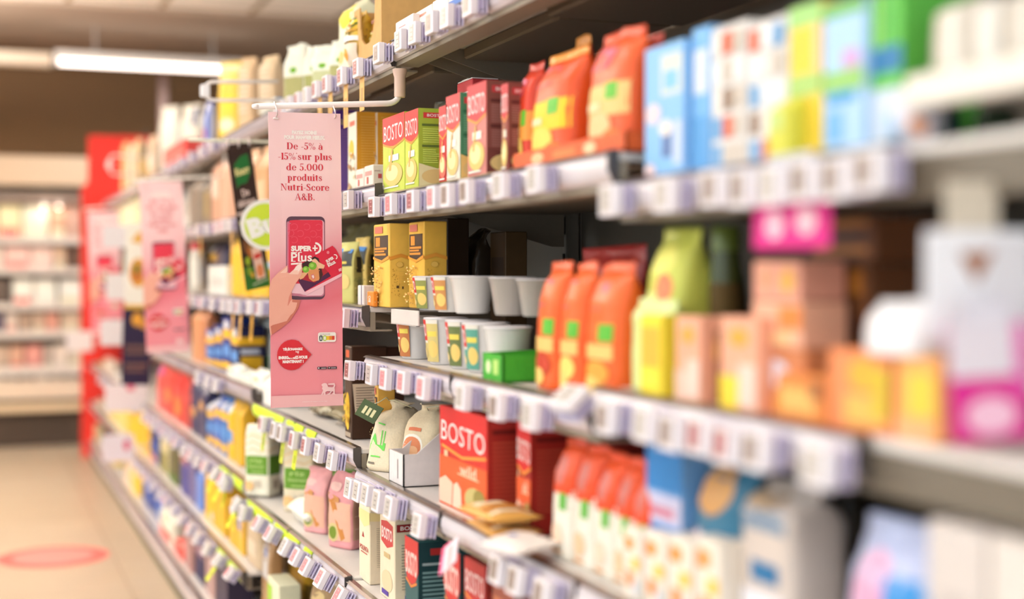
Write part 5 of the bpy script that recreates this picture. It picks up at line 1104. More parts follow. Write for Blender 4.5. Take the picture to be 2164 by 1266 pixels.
n_row(6, [(412, 424, 1000, 'b', (100, 130, 200), 'light blue packet', []), (434, 452, 980, 'c', YEL, 'front yellow box', [('F', ('r', .6, .05, .95, .2, (206, 196, 180)))]), (454, 476, 980, 'c', (222, 170, 40), 'second yellow box', [('F', ('e', .5, .8, .2, .06, (206, 196, 190)))]), (484, 498, 1064, 'c', (226, 170, 50), 'narrow yellow box', []), (500, 514, 1058, 'c', (232, 180, 60), 'second narrow yellow box', [('F', ('r', .2, .4, .6, .8, (110, 140, 200)))])],
      'left of the neon strips on the low shelf', group='yellow boxes on the low shelf')
# base shelf
n_row(7, [(196, 204, 900, 'b', (206, 190, 150), 'far cream packet', []), (218, 230, 1000, 'b', (238, 200, 90), 'yellow-and-white packet', [('F', ('r', 0, .0, 1, .5, (240, 214, 190)))]), (231, 243, 990, 'b', (222, 190, 60), 'olive-yellow packet', [('F', ('r', 0, .0, 1, .6, (238, 190, 150)))]), (262, 276, 990, 'b', (240, 206, 170), 'pale peach packet', []), (277, 290, 984, 'b', (238, 196, 60), 'tall yellow packet', [])],
      'on the base shelf near the red end panel', group='base shelf packets')
n_row(7, [(298, 310, 1016, 'p', (26, 70, 150), 'first blue pack', []), (312, 324, 1006, 'p', (22, 60, 134), 'second blue pack', []), (326, 340, 1010, 'p', (34, 90, 176), 'third blue pack', [('F', ('r', .1, .1, .9, .4, (90, 140, 214)))])], 'on the base shelf left of the red-and-white bags', group='blue base shelf packs', set_=.02)
n_row(7, [(336, 362, 1090, 't', (240, 232, 210), 'white bag with a red foot', [('F', ('r', .0, .0, 1, .3, (216, 50, 40))), ('F', ('e', .5, .62, .2, .07, (226, 150, 80))), ('F', ('e', .5, .45, .4, .14, (240, 240, 220)))]), (366, 386, 1160, 't', (220, 60, 50), 'red bag with a white highlight', [('F', ('e', .5, .8, .25, .1, (240, 150, 140)))]), (390, 404, 1120, 'c', (190, 140, 130), 'tall pinkish carton', [('F', ('r', .4, .0, .6, 1, (96, 90, 110)))])],  # pale oval on the red bag is a highlight put into the print
      'on the base shelf at the lower left', set_=.02, group='red-and-white base shelf bags')
n_row(7, [(412, 430, 1130, 'c', NAV, 'navy carton', [('F', ('r', .0, .5, 1, .7, (150, 110, 120)))]), (434, 452, 1140, 'c', (190, 150, 140), 'pinkish-grey carton', [('F', ('r', .4, 0, .5, 1, (120, 100, 120)))]), (456, 480, 1150, 'c', (56, 46, 66), 'dark violet carton', [])], 'on the base shelf under the pale label row', group='dark base shelf cartons')

# ------------------------------------------------------------------ electronic price labels
def esl_proto(screen):
    o = empty('price_label', (0, 0, -20))
    W_, H_ = .048, .043
    g = G(); g.box((-.046, -W_ / 2, -H_), (-.032, W_ / 2, 0), mat((238, 228, 234), 'plastic'), .0014); g.build('housing', o)
    g = G(); g.box((-.0466, -W_ / 2 + .010, -H_ + .006), (-.0461, W_ / 2 - .006, -.004), mat((206, 190, 178), 'screen'))
    gc = {'red': (164, 92, 94), 'pink': (226, 136, 140), 'grey': (196, 184, 176), 'dark': (150, 128, 118)}[screen]
    g.box((-.0470, -W_ / 2 + .012, -H_ + .008), (-.0466, W_ / 2 - .009, -.0065), mat(gc, 'screen'))
    for k in range(3): g.box((-.0472, -W_ / 2 + .016, -H_ + .013 + .009 * k), (-.0470, -W_ / 2 + .028, -H_ + .0148 + .009 * k), mat((122, 106, 104) if screen in ('grey', 'dark') else (230, 180, 180), 'screen'))
    g.build('screen', o)
    g = G()
    for k in range(3):
        x = -.031 + k * .0075
        g.box((x, -W_ / 2 + .001, -H_ + .002), (x + .0035, W_ / 2 - .001, -.001), mat((206, 194, 220), 'plastic'), .001)
    g.box((-.032, -W_ / 2 + .004, -H_ * .75), (-.018, W_ / 2 - .004, -H_ * .25), mat((150, 136, 176), 'plastic'))
    g.build('holder_clip', o)
    return o
ESL = {k: esl_proto(k) for k in ('red', 'pink', 'grey', 'dark')}
used = {k: False for k in ESL}
TILT = {1: 0, 2: 0, 3: .06, 4: .14, 5: .5, 6: .62, 7: .6}
def put_label(y, L, z, scr, label, group, tilt=None, rx=0.0, strip=None, dz=0.0, yaw=0.0):
    loc = (SX[L] - .0075, y, z - .001 + dz); t = TILT[L] if tilt is None else tilt
    rot = (rx, t, yaw)
    if used[scr]: o = clone(ESL[scr], loc, rot)
    else: o = ESL[scr]; o.location = loc; o.rotation_euler = rot; KIDS[o.name] = list(o.children); [KIDS.setdefault(c.name, []) for c in o.children]; used[scr] = True
    tag(o, label, 'price label', group)
    if strip:
        ln, c = strip
        g = G(); g.box((-.0305, -.022, -.044 - ln), (-.0298, .018, -.03), mat(c, 'card'))
        g.box((-.0309, -.012, -.044 - ln * .7), (-.0306, .006, -.044 - ln * .3), mat(tuple(max(0, int(v * .78)) for v in c), 'print'))
        g.build('hanging_strip', o, label='card strip hanging below the label')
    return o
def labels(L, pxs, desc, scrs, tilt=None, strips=None, jit=.02):
    """pxs: photo columns of the label centres along the rail; desc names the rail."""
    r = random.Random(L * 100 + int(pxs[0]))
    X = SX[L] - .047
    z0 = zS(L, onX(pxs[0], 600, X).y)
    for k, px in enumerate(pxs):
        y = onX(px, 600, X).y
        for _ in range(3):
            z = zS(L, y); y = onX(px, proj((X, y, z - .02))[1], X).y
        put_label(y, L, zS(L, y), scrs[k % len(scrs)], '%s price label from the left %s' % (ORD[k], desc), 'price labels ' + desc, tilt,
                  rx=r.uniform(-jit, jit), strip=(strips or {}).get(k), dz=r.uniform(-.002, .002) - (.014 if strips is not None and L in (4, 5) or L == 5 else .007))
TAN, YS = (222, 170, 96), (214, 220, 50)
labels(1, [582, 596, 612, 630, 648, 668], 'on the top rail left of the corn bag', ['grey', 'red', 'grey', 'red', 'grey', 'red'], strips={5: (.09, TAN)})
labels(1, [690, 722, 756, 800], 'on the top rail under the corn bag', ['red', 'red', 'red', 'dark'], strips={0: (.09, TAN), 1: (.10, TAN), 2: (.075, TAN)})
labels(1, [846, 876, 912, 944, 992, 1078], 'on the top rail under the white cartons', ['grey', 'grey', 'dark', 'grey', 'dark', 'grey'])
labels(2, [712, 736, 790], 'on the rail under the orange-yellow cereal cartons', ['red', 'grey', 'red'])
labels(2, [826, 872, 916, 946, 986, 1058, 1132], 'on the rail under the green rice boxes', ['pink', 'red', 'pink', 'dark', 'dark', 'grey', 'grey'])
labels(2, [1290, 1408, 1510, 1570, 1634, 1700, 1768, 1838], 'on the rail under the blue and collage packs', ['grey', 'grey', 'dark', 'dark', 'grey', 'dark', 'dark', 'dark'])
labels(3, [706, 728, 740], 'on the rail under the small grain bags', ['grey', 'red', 'red'])
labels(3, [786, 816, 854, 896, 980, 1052, 1124, 1284], 'on the rail under the plastic cups', ['grey', 'pink', 'pink', 'pink', 'grey', 'dark', 'grey', 'dark'])
y = onX(1205, 860, SX[3] - .04).y
put_label(y, 3, Z_B[3], 'grey', 'pale price label tilted up out of line below the orange pouches', None, tilt=.9, dz=-.006, yaw=.3)
labels(3, [1366, 1420, 1480, 1536, 1600, 1732], 'on the rail under the peach cartons', ['grey', 'dark', 'red', 'red', 'dark', 'grey'])
labels(4, [556, 582, 596, 622, 648, 676, 704, 742], 'on the neon-strip rail under the large pink poster', ['red', 'dark', 'dark', 'red', 'red', 'grey', 'grey', 'grey'], strips={0: (.05, (190, 196, 60)), 2: (.055, (190, 196, 60)), 3: (.05, YS)})
labels(4, [760, 778, 802, 828, 888], 'on the rail under the cloth sacks', ['grey', 'grey', 'grey', 'grey', 'grey'])
labels(4, [1056, 1094, 1150, 1240], 'on the rail under the biscuit packets', ['dark', 'dark', 'dark', 'grey'])
labels(5, [548, 574, 606, 630, 652, 684, 722], 'on the tilted neon-strip rail under the pink bags', ['pink', 'pink', 'grey', 'pink', 'pink', 'pink', 'pink'])
labels(5, [456, 472, 502], 'on the neon-strip rail by the yellow boxes', ['grey', 'pink', 'grey'], strips={0: (.04, YS), 1: (.05, YS), 2: (.05, YS)})
labels(6, [462, 488, 520], 'on the lowest neon-strip rail', ['grey', 'pink', 'grey'], strips={0: (.05, YS)})
# far rails
labels(3, [410, 426, 448, 472, 488, 504, 528, 548], 'on the far rail below the tall yellow pasta packets', ['grey', 'pink', 'grey', 'grey', 'grey', 'red', 'grey', 'red'], strips={4: (.08, TAN), 5: (.08, TAN), 6: (.08, (206, 150, 50))})
labels(2, [418, 436, 456, 470, 484], 'on the far rail below the salmon-brown packets', ['grey', 'grey', 'pink', 'pink', 'grey'], strips={0: (.07, TAN), 4: (.07, TAN)})
labels(4, [418, 438, 456], 'on the far rail below the blue-and-yellow pasta boxes', ['grey'] * 3)
labels(5, [474, 498, 514], 'on the far rail above blue-and-yellow pasta bags', ['grey'] * 3, strips={0: (.05, YS), 1: (.05, (226, 206, 60)), 2: (.05, TAN)}, tilt=.2)
labels(5, [306, 318, 330, 344, 358, 372, 390, 404, 418, 434], 'on the far low rail below the red packets', ['grey', 'pink'] * 5, tilt=.3)
labels(5, [212, 222, 234, 246, 258, 270, 284], 'on the farthest low rail beside the navy card', ['grey'] * 7, tilt=.3)
labels(6, [286, 298, 310, 324, 340, 352, 368, 384, 402, 418, 438], 'on the far rail above the blue base shelf packs', ['grey', 'grey', 'pink'] * 4, tilt=.4)
labels(1, [350, 364, 380, 400, 424, 444], 'on the far top rail below the puffy white bags', ['grey', 'red'] * 3)

# white horizontal price signs on the far shelves, and others
def sign(label, px0, py0, px1, py1, Yp, c, extra=None, name='price_sign', cat='price sign', rz=0.0, group=None, th=.004, parts=None, ry=0.0):
    a, b = onY(px0, py0, Yp), onY(px1, py1, Yp)
    w_, h_ = b.x - a.x, a.z - b.z
    g = G(); g.box((0, 0, -h_), (w_, th, 0), mat(c, 'card'), .0012)
    def S(u, v, l): return V(w_ * u, -l, -h_ + h_ * v)
    for k, it in enumerate(extra or []): put_print(g, S, it, k)
    o = g.build(name, loc=(a.x, Yp, a.z), rot=(0, ry, rz))
    if parts: parts(o, w_, h_)
    tag(o, label, cat, group); return o
def arm(o, w_, h_):
    g = G(); g.tube([(w_ * .8, .004, -h_ * .5), (w_ + .05, .03, -h_ * .5), (w_ + .09, .03, -h_ * .5)], .004, mat((214, 206, 204), 'plastic'), 6); g.build('plastic_arm', o)
PKM = ('e', .78, .55, .1, .22, (222, 90, 120))
sign('upper white price sign with a pink dot overlapping the third pink poster', 216, 476, 288, 524, 7.0, (232, 224, 226), [PKM], parts=arm)
sign('small white sign covering the right middle of the third pink poster', 224, 578, 264, 634, 7.05, (236, 228, 226), parts=arm)
sign('white sign covering the foot of the third pink poster', 212, 676, 262, 730, 7.05, (232, 224, 224), parts=arm)
sign('wide white price sign at the foot of the navy card', 222, 812, 312, 868, 7.0, (236, 226, 226), [('e', .6, .85, .1, .12, (222, 90, 120))], parts=arm)
sign('lower white price sign with a pink dot above the yellow base shelf packets', 216, 920, 284, 974, 7.0, (234, 222, 226), [('e', .76, .6, .1, .2, (222, 90, 120))], parts=arm)
sign('pale sign poking out into the aisle left of the red end panel', 140, 700, 196, 742, 9.3, (236, 222, 222), parts=arm)
# near signs
def sfoot(o, w_, h_):
    g = G(); g.box((w_ * .2, .0, 0), (w_ * .8, .003, .02), mat((220, 210, 220), 'plastic')); g.build('clip', o)
XM = .818
A_, B_ = onX(1592, 430, XM), onX(1752, 522, XM)
wM, hM = A_.y - B_.y, onX(1592, 430, XM).z - onX(1592, 528, XM).z
g = G(); g.box((0, 0, -hM), (wM, .003, 0), mat((222, 34, 132), 'card'), .001)
for k, it in enumerate([('e', .3, .5, .13, .3, (240, 190, 206)), ('e', .72, .55, .13, .28, (240, 196, 206)), ('r', 0, .92, 1, 1, (190, 20, 110))]): put_print(g, lambda u, v, l: V(wM * u, -l, -hM + hM * v), it, k)
o = g.build('shelf_sign', loc=(XM, A_.y, A_.z), rot=(0, 0, -math.pi / 2)); s = G(); s.box((wM * .2, .0, 0), (wM * .8, .003, .05), clear((226, 220, 226), .5)); s.build('clear_holder', o)
tag(o, 'magenta shelf sign with two pale round marks hanging under the collage packs', 'sign', 'magenta signs')
X0 = 1.02
sign('magenta card with a pale pink mark standing at the right edge below the white paper', 2000, 690, 2140, 932, X0, (218, 40, 140), [('r', .0, .55, .82, 1, (226, 212, 220)), ('e', .5, .22, .32, .16, (244, 190, 212)), ('r', .82, .4, 1, 1, (222, 100, 170))], parts=sfoot, rz=-.3, ry=-.06, group='magenta signs')
def leaf(o, w_, h_):
    g = G(); g.box((w_ * .2, .006, -.01), (w_ * .7, .009, h_ * .45), mat((206, 190, 172), 'paper'), .002); g.build('backing_sheet', o)
    g = G(); g.add([V(w_ * .3, -.002, -h_ * .2), V(w_ * .62, -.002, -h_ * .18), V(w_ * .46, -.002, -h_ * .48)], [(0, 1, 2)], mat((166, 110, 80), 'print')); g.build('printed_corner', o)
o = sign('loose white paper leaflet bent over the magenta card at the right edge', 1956, 486, 2150, 720, X0 + .02, (238, 232, 236), [('p', [(.55, .2), (.95, .1), (.95, .9), (.6, .95)], (226, 218, 222)), ('p', [(.1, .05), (.4, .0), (.3, .35)], (246, 242, 244))], name='leaflet', cat='leaflet', rz=-.25, parts=leaf)
sign('white leaflet folded forward at the right border of the photo, beside the other leaflet', 2110, 500, 2230, 830, X0 + .06, (240, 226, 222), [('r', .1, .1, .9, .5, (232, 206, 196))], name='leaflet', cat='leaflet', rz=-.2)
# pink tilted tag on the low rail
q = onX(960, 1166, SX[4] - .045)
o = empty('price_tag', (SX[4] - .05, q.y, q.z)); o.rotation_euler = (.42, .7, -.1)
g = G(); g.box((-.001, -.05, -.018), (.001, .035, .016), mat((226, 206, 214), 'card')); g.box((-.0016, -.045, -.008), (-.001, .02, .004), mat((206, 176, 176), 'print')); g.build('white_card', o)
g = G(); g.box((.004, -.03, -.034), (.006, .06, -.012), mat((232, 96, 142), 'card')); g.box((.003, .03, -.03), (.004, .055, -.016), mat((214, 60, 110), 'print')); g.build('pink_card', o)
tag(o, 'pink and white price tag tilted outward in front of the teal rice boxes', 'price tag')

# ------------------------------------------------------------------ brackets over the aisle and what hangs from them
def white_rod(label, pts, r=.0065, stem_top=None, clip=None, end=True):
    o = empty('sign_bracket', pts[0])
    P0 = Vector(pts[0]); P = [Vector(p) - P0 for p in pts]
    sm = [P[0]]
    for i in range(1, len(P) - 1):
        a = P[i] + (P[i - 1] - P[i]).normalized() * min(.03, (P[i - 1] - P[i]).length * .45); b = P[i] + (P[i + 1] - P[i]).normalized() * min(.03, (P[i + 1] - P[i]).length * .45)
        for k in range(7):
            t = k / 6; sm.append(a * (1 - t) ** 2 + P[i] * 2 * t * (1 - t) + b * t * t)
    sm.append(P[-1])
    g = G(); g.tube(sm, r, mat((240, 224, 218), 'satin'), 12); g.build('rod', o)
    if stem_top:
        g = G(); g.lathe([(.016, .004), (.0155, -.004), (.0125, -.014), (.0125, -.055), (.011, -.058)], mat((226, 190, 172), 'plastic'), 16)
        g.build('socket', o)
    if end:
        g = G(); c = sm[-1]; g.lathe([(.001, -.006), (.0075, -.004), (.0085, 0), (.0075, .004), (.001, .006)], mat((244, 232, 228), 'satin'), 12); g.build('end_knob', o, c)
    tag(o, label, 'sign bracket'); return o
YP = 3.0
top = onY(845, 150, YP); el = onY(838, 214, YP); le = onY(540, 225, YP)
white_rod('white bracket rod under the top shelf carrying the large pink poster', [(top.x, YP, top.z), (top.x, YP, el.z - .004), (le.x, YP, le.z)], stem_top=True)
def loop(label, px0, pxa, pya, pxb, pyb, Yp, w_=.09):
    a, b = onY(px0, pya, Yp), onY(px0, pyb, Yp); c, d = onY(pxa, pya + 8, Yp + w_), onY(pxb, pyb + 2, Yp)
    o = empty('sign_bracket', (a.x, Yp, a.z)); P0 = V(a.x, Yp, a.z)
    path = [V(c.x, Yp, c.z), V(a.x + .03, Yp, a.z)] + [V(a.x + .028 - .028 * math.sin(t), Yp, (a.z + b.z) / 2 + (a.z - b.z) / 2 * math.cos(t)) for t in [math.pi * k / 10 for k in range(1, 10)]] + [V(a.x + .03, Yp, b.z), V(d.x, Yp, d.z)]
    g = G(); g.tube([p - P0 for p in path], .0055, mat((240, 230, 226), 'satin'), 10); g.build('rod', o)
    g = G(); mz = (a.z + b.z) / 2 - a.z; g.box((-.012, -.008, mz - .02), (.016, .008, mz + .018), mat((240, 234, 236), 'plastic'), .004); g.build('end_clip', o)
    tag(o, label, 'sign bracket'); return o
loop('thin white wire loop sticking out past the large pink poster into the aisle', 432, 575, 172, 690, 211, 4.22)
loop('thin white wire loop in front of the red end panel', 230, 300, 328, 300, 368, 7.86)
def rod(label, px0, py0, px1, py1, Yp, r=.005, c=(206, 200, 180)):
    a, b = onY(px0, py0, Yp), onY(px1, py1, Yp)
    o = empty('sign_bracket', (a.x, Yp, a.z)); D = V(b.x - a.x, 0, b.z - a.z)
    E = V(.89 - a.x, 0, D.z)
    g = G(); g.tube([V(0, 0, 0), D, E], r, mat(c, 'satin'), 10); g.build('rod', o)
    g = G(); g.tube([E, V(E.x, 0, Z_N[1] - .053 - a.z)], r * 1.3, mat(c, 'satin'), 10); g.build('upright_pin', o)
    tag(o, label, 'sign bracket'); return o
rod('greenish-white rod carrying the dark hanging card', 398, 296, 612, 301, 4.20)
rod('white rod carrying the second pink poster', 284, 383, 468, 372, 5.36, c=(226, 220, 210))
rod('white rod carrying the third pink poster', 178, 442, 262, 434, 7.55, c=(226, 212, 206))

# ---- the pink poster: printed sheet, drawn once in the coordinates of the large one
def XL_(py): return 565 + 8 * (py - 237) / 625
def XR_(py): return 716 + 5 * (py - 237) / 625
def UV(px, py): return (px - XL_(py)) / (XR_(py) - XL_(py)), 1 - (py - 237) / 625
def k2(pts): return [UV(555 + x / 6.03, 440 + y / 6.03) for x, y in pts]
def k3(pts): return [UV(555 + x / 6.03, 660 + y / 6.03) for x, y in pts]
pm = bpy.data.materials.new('poster_pink'); pm.use_nodes = True
nt = pm.node_tree; b = nt.nodes['Principled BSDF']; b.inputs['Roughness'].default_value = .5; b.inputs['Specular IOR Level'].default_value = .3
tc = nt.nodes.new('ShaderNodeTexCoord'); sx = nt.nodes.new('ShaderNodeSeparateXYZ'); rp = nt.nodes.new('ShaderNodeValToRGB')
mp = nt.nodes.new('ShaderNodeMapRange'); nt.links.new(tc.outputs['Object'], sx.inputs[0])
gr = nt.nodes.new('ShaderNodeMath'); gr.operation = 'MULTIPLY_ADD'; gr.inputs[1].default_value = -.35
nt.links.new(sx.outputs['X'], gr.inputs[0]); nt.links.new(sx.outputs['Z'], gr.inputs[2])
nt.links.new(gr.outputs[0], mp.inputs['Value']); mp.inputs['From Min'].default_value = -.69; mp.inputs['From Max'].default_value = 0
nt.links.new(mp.outputs[0], rp.inputs['Fac'])
er = rp.color_ramp.elements
er[0].position = 0; er[0].color = (*lin((242, 152, 160)), 1); er[1].position = 1; er[1].color = (*lin((246, 208, 210)), 1)
for p_, c_ in ((.12, (240, 144, 152)), (.28, (240, 146, 156)), (.36, (226, 116, 130)), (.46, (228, 132, 146)), (.58, (240, 186, 190)), (.75, (247, 209, 211))):
    e = er.new(p_); e.color = (*lin(c_), 1)
nt.links.new(rp.outputs['Color'], b.inputs['Base Color'])
a, b2 = onY(565, 237, YP), onY(716, 237, YP); bl = onY(573, 862, YP)
PW, PHH = b2.x - a.x, a.z - bl.z
SKIN, SKL, SKD = (238, 172, 152), (246, 200, 182), (206, 118, 98)
ART = []
RD = (212, 42, 60)
def TT(s, px, py, tw, th, c, bold=.08): u, v = UV(px, py); ART.append(('t', s, u, v, tw / 151, th / 625, c, 0, 1, bold))
TT('PAYEZ MOINS', 640, 279, 52, 8.5, (250, 238, 232)); TT('POUR MANGER MIEUX.', 640.5, 289.5, 85, 9, (250, 238, 232))
for s, px, py, wd in (('De -5% à', 641, 315, 76), ('-15%*sur plus', 641.5, 337, 113), ('de 5.000', 641, 359.5, 78), ('produits', 641, 381.5, 73), ('Nutri-Score', 641.5, 402, 102), ('A&B.', 641, 422.5, 42)):
    u, v = UV(px, py); _, n_ = serif(s); ART.append(('f', s, u, v, 20.5 / 625, wd / 151 / n_, RD))
# phone
def rr(x0, y0, x1, y1, r):
    o = []
    for cx, cy, a0 in ((x1 - r, y0 + r, -90), (x1 - r, y1 - r, 0), (x0 + r, y1 - r, 90), (x0 + r, y0 + r, 180)):
        o += [(cx + r * math.cos(math.radians(a0 + 18 * k)), cy + r * math.sin(math.radians(a0 + 18 * k))) for k in range(6)]
    return o
P_ = lambda pts, c: ART.append(('p', k2(pts), c))
P_(rr(286, 102, 768, 1165, 62), (92, 60, 76)); P_(rr(292, 150, 762, 1130, 40), (196, 120, 140))
P_(rr(308, 145, 752, 1116, 44), (238, 190, 200)); P_(rr(322, 147, 740, 470, 30), (222, 52, 74)); P_([(322, 430), (740, 430), (740, 800), (600, 960), (322, 960)], (222, 52, 74)); P_([(308, 200), (330, 180), (330, 940), (308, 930)], (226, 96, 122))
for i, (cx, cy) in enumerate([(385, 235), (540, 235), (690, 240), (460, 320), (620, 325), (385, 400), (545, 405), (690, 400), (340, 315)]):
    P_([(cx + 45 * math.cos(t), cy + 45 * math.sin(t)) for t in [math.radians(-150 + 15 * k) for k in range(20)]] + [(cx + 36 * math.cos(t), cy + 36 * math.sin(t)) for t in [math.radians(135 - 15 * k) for k in range(20)]], (228, 78, 98))
def T2(s, x, y, w_, h_, c, rot=0, bold=.06): u, v = UV(555 + x / 6.03, 440 + y / 6.03); ART.append(('t', s, u, v, w_ / 6.03 / 151, h_ / 6.03 / 625, c, rot, 151 / 625, bold))
T2('SUPER', 475, 512, 262, 72, (250, 236, 230)); P_([(612, 500), (676, 500), (676, 518), (612, 518)], (250, 236, 230)); P_([(634, 470), (652, 470), (652, 545), (634, 545)], (250, 236, 230))
P_([(640 + 85 * math.cos(t), 510 + 80 * math.sin(t)) for t in [math.radians(-85 + 17 * k) for k in range(11)]] + [(640 + 58 * math.cos(t), 510 + 54 * math.sin(t)) for t in [math.radians(85 - 17 * k) for k in range(11)]], (250, 236, 230))
T2('Plus', 475, 622, 262, 112, (250, 236, 230), 0, .02)
for q in [(345, 556, 420, 566), (345, 670, 402, 680), (436, 556, 480, 566), (440, 670, 500, 680)]: P_([(q[0], q[1]), (q[2], q[1]), (q[2], q[3]), (q[0], q[3])], (250, 236, 230))
P_([(345, 698), (480, 690), (480, 712), (345, 720)], (250, 236, 230))
# card held in front
P_([(640, 600), (862, 476), (905, 520), (980, 660), (980, 838), (520, 1066), (430, 920), (480, 700)], (218, 42, 66)); P_([(520, 1066), (980, 830), (980, 872), (545, 1102)], (242, 186, 196))
P_([(478, 702), (655, 618), (690, 660), (840, 868), (516, 1064), (430, 920)], (176, 40, 50))
P_([(455, 900), (560, 930), (640, 950), (720, 880), (810, 815), (840, 868), (516, 1064), (440, 930)], (82, 34, 70))
P_([(484, 704), (640, 612), (690, 640), (700, 700), (600, 700), (490, 770)], (60, 34, 34)); P_([(530, 820), (548, 700), (640, 672), (716, 740), (742, 850), (704, 925), (640, 880), (560, 860)], (70, 36, 32))
P_([(592, 668), (640, 640), (662, 654), (692, 690), (766, 728), (752, 770), (694, 768), (664, 792), (670, 742), (652, 700), (622, 690)], (236, 184, 146)); P_([(556, 760), (600, 716), (660, 724), (690, 780), (650, 800), (570, 800)], (226, 160, 116))
P_([(545, 800), (620, 780), (700, 790), (716, 850), (690, 920), (620, 938), (570, 900)], (222, 146, 92)); P_([(440, 880), (470, 820), (560, 815), (500, 890), (460, 910)], (232, 172, 126)); P_([(690, 800), (730, 800), (716, 880), (700, 900)], (74, 36, 30))
P_([(590, 850), (625, 836), (645, 880), (630, 912), (600, 900)], (214, 120, 116)); P_([(600, 862), (622, 850), (634, 880), (618, 900)], (240, 214, 206))
for cx, cy, r_ in ((528, 780, 42), (612, 735, 50)):
    P_([(cx + r_ * math.cos(t), cy + r_ * math.sin(t)) for t in [math.radians(20 * k) for k in range(18)]], (122, 178, 52)); P_([(cx - 8 + r_ * .5 * math.cos(t), cy - 6 + r_ * .5 * math.sin(t)) for t in [math.radians(30 * k) for k in range(12)]], (162, 206, 86))
P_([(805 + 18 * math.cos(t), 563 + 20 * math.sin(t)) for t in [math.radians(30 * k) for k in range(12)]], (236, 130, 144))
T2('SUPER', 828, 655, 110, 40, (248, 230, 226), 30, .06); T2('Plus', 846, 704, 104, 54, (248, 230, 226), 30, .03)
P_([(890 + 36 * math.cos(t), 622 + 36 * math.sin(t)) for t in [math.radians(-110 + 17 * k) for k in range(11)]] + [(890 + 24 * math.cos(t), 622 + 24 * math.sin(t)) for t in [math.radians(60 - 17 * k) for k in range(11)]], (248, 230, 226))
P_([(806, 738), (902, 690), (906, 698), (810, 748)], (248, 230, 226)); P_([(935, 780), (975, 760), (978, 800), (945, 812)], (240, 170, 180))
# hand
P_([(76, 1500), (76, 1010), (105, 905), (180, 822), (302, 722), (302, 820), (340, 826), (398, 752), (430, 704), (462, 704), (486, 764), (474, 846), (440, 904), (402, 958), (352, 1062), (358, 1160), (460, 1172), (440, 1260), (400, 1330), (330, 1440), (230, 1520), (110, 1606), (94, 1625)], SKIN)
P_([(86, 1020), (112, 915), (190, 840), (300, 742), (300, 800), (220, 880), (150, 960), (110, 1060)], SKL); P_([(300, 850), (400, 760), (436, 716), (460, 716), (470, 770), (430, 850), (360, 900), (280, 980), (240, 1060)], SKL)
P_([(380, 790), (400, 745), (450, 706), (476, 716), (470, 770), (420, 818)], (250, 226, 216)); P_([(360, 1165), (462, 1172), (440, 1262), (398, 1335), (326, 1444), (228, 1524), (110, 1608), (96, 1500), (220, 1420), (320, 1330), (360, 1250)], SKD)
P_([(270, 905), (300, 860), (310, 870), (250, 960), (190, 1010), (180, 1000)], (216, 130, 116)); P_([(160, 1030), (240, 990), (250, 1000), (150, 1060)], (222, 140, 124)); P_([(350, 1060), (358, 1160), (340, 1180), (300, 1260), (320, 1130)], (222, 134, 116)); P_([(320, 880), (352, 872), (350, 880), (325, 890)], (218, 130, 112))
# drop, nutri-score, badges, lion
P3 = lambda pts, c: ART.append(('p', k3(pts), c))
P3([(358 + 182 * math.cos(t), 545 + 196 * math.sin(t)) for t in [math.radians(62 + 14.75 * k) for k in range(17)]] + [(520, 462), (602, 545), (520, 645)], (216, 44, 54))
for s, x, y, w_ in (('TÉLÉCHARGEZ', 370, 468, 250), ("L'APP ET", 370, 521, 156), ('ENREGISTREZ-VOUS', 372, 578, 362), ('MAINTENANT !', 374, 630, 262)):
    u, v = UV(555 + x / 6.03, 660 + y / 6.03); ART.append(('t', s, u, v, w_ / 6.03 / 151, 41 / 6.03 / 625, (250, 236, 230), 0, 1, .07))
P3(rr(680, 264, 905, 390, 26), (246, 236, 226)); 
u, v = UV(555 + 768 / 6.03, 660 + 288 / 6.03); ART.append(('t', 'NUTRI-SCORE', u, v, 128 / 6.03 / 151, 13 / 6.03 / 625, (170, 160, 150), 0))
for x0, x1, c in ((742, 786, (160, 196, 60)), (786, 820, (240, 196, 50)), (820, 855, (230, 140, 50)), (855, 888, (214, 70, 50))): P3([(x0, 312), (x1, 312), (x1, 364), (x0, 364)], c)
P3(rr(745, 302, 786, 376, 18), (176, 206, 90)); P3(rr(754, 316, 777, 362, 8), (246, 240, 226)); P3(rr(696, 302, 737, 376, 18), (56, 70, 64)); P3([(704, 362), (714, 314), (719, 314), (729, 362), (722, 362), (717, 340), (711, 362)], (240, 240, 236))
P3(rr(674, 708, 792, 740, 6), (70, 52, 58)); P3(rr(800, 708, 918, 740, 6), (70, 52, 58))
P3([(690 + 9 * math.cos(t), 723 + 9 * math.sin(t)) for t in [math.radians(36 * k) for k in range(10)]], (236, 220, 220)); P3([(722, 722), (780, 722), (780, 730), (722, 730)], (214, 196, 198)); P3([(816, 714), (832, 722), (816, 732)], (236, 220, 220)); P3([(842, 722), (904, 722), (904, 730), (842, 730)], (214, 196, 198))
ART.append(('p', [UV(XL_(836) + .3, 836.5), UV(XR_(836) - .3, 836.5), UV(XR_(862) - .3, 861.5), UV(XL_(862) + .3, 861.5)], (244, 184, 184)))
LION = [(722, 940), (738, 925), (760, 918), (786, 922), (796, 940), (806, 968), (850, 976), (872, 972), (880, 946), (808, 944), (808, 926), (888, 922), (890, 936), (898, 950), (886, 984), (892, 1010), (890, 1050), (896, 1070), (862, 1070), (858, 1058), (876, 1040), (860, 1024), (846, 1042), (826, 1070), (796, 1070), (800, 1058), (822, 1050), (838, 1026), (800, 1024), (772, 1034), (776, 1060), (770, 1072), (750, 1072), (756, 1040), (742, 1060), (736, 1072), (720, 1072), (734, 1036), (744, 1010), (730, 990), (738, 966)]
P3(LION, (248, 204, 202))
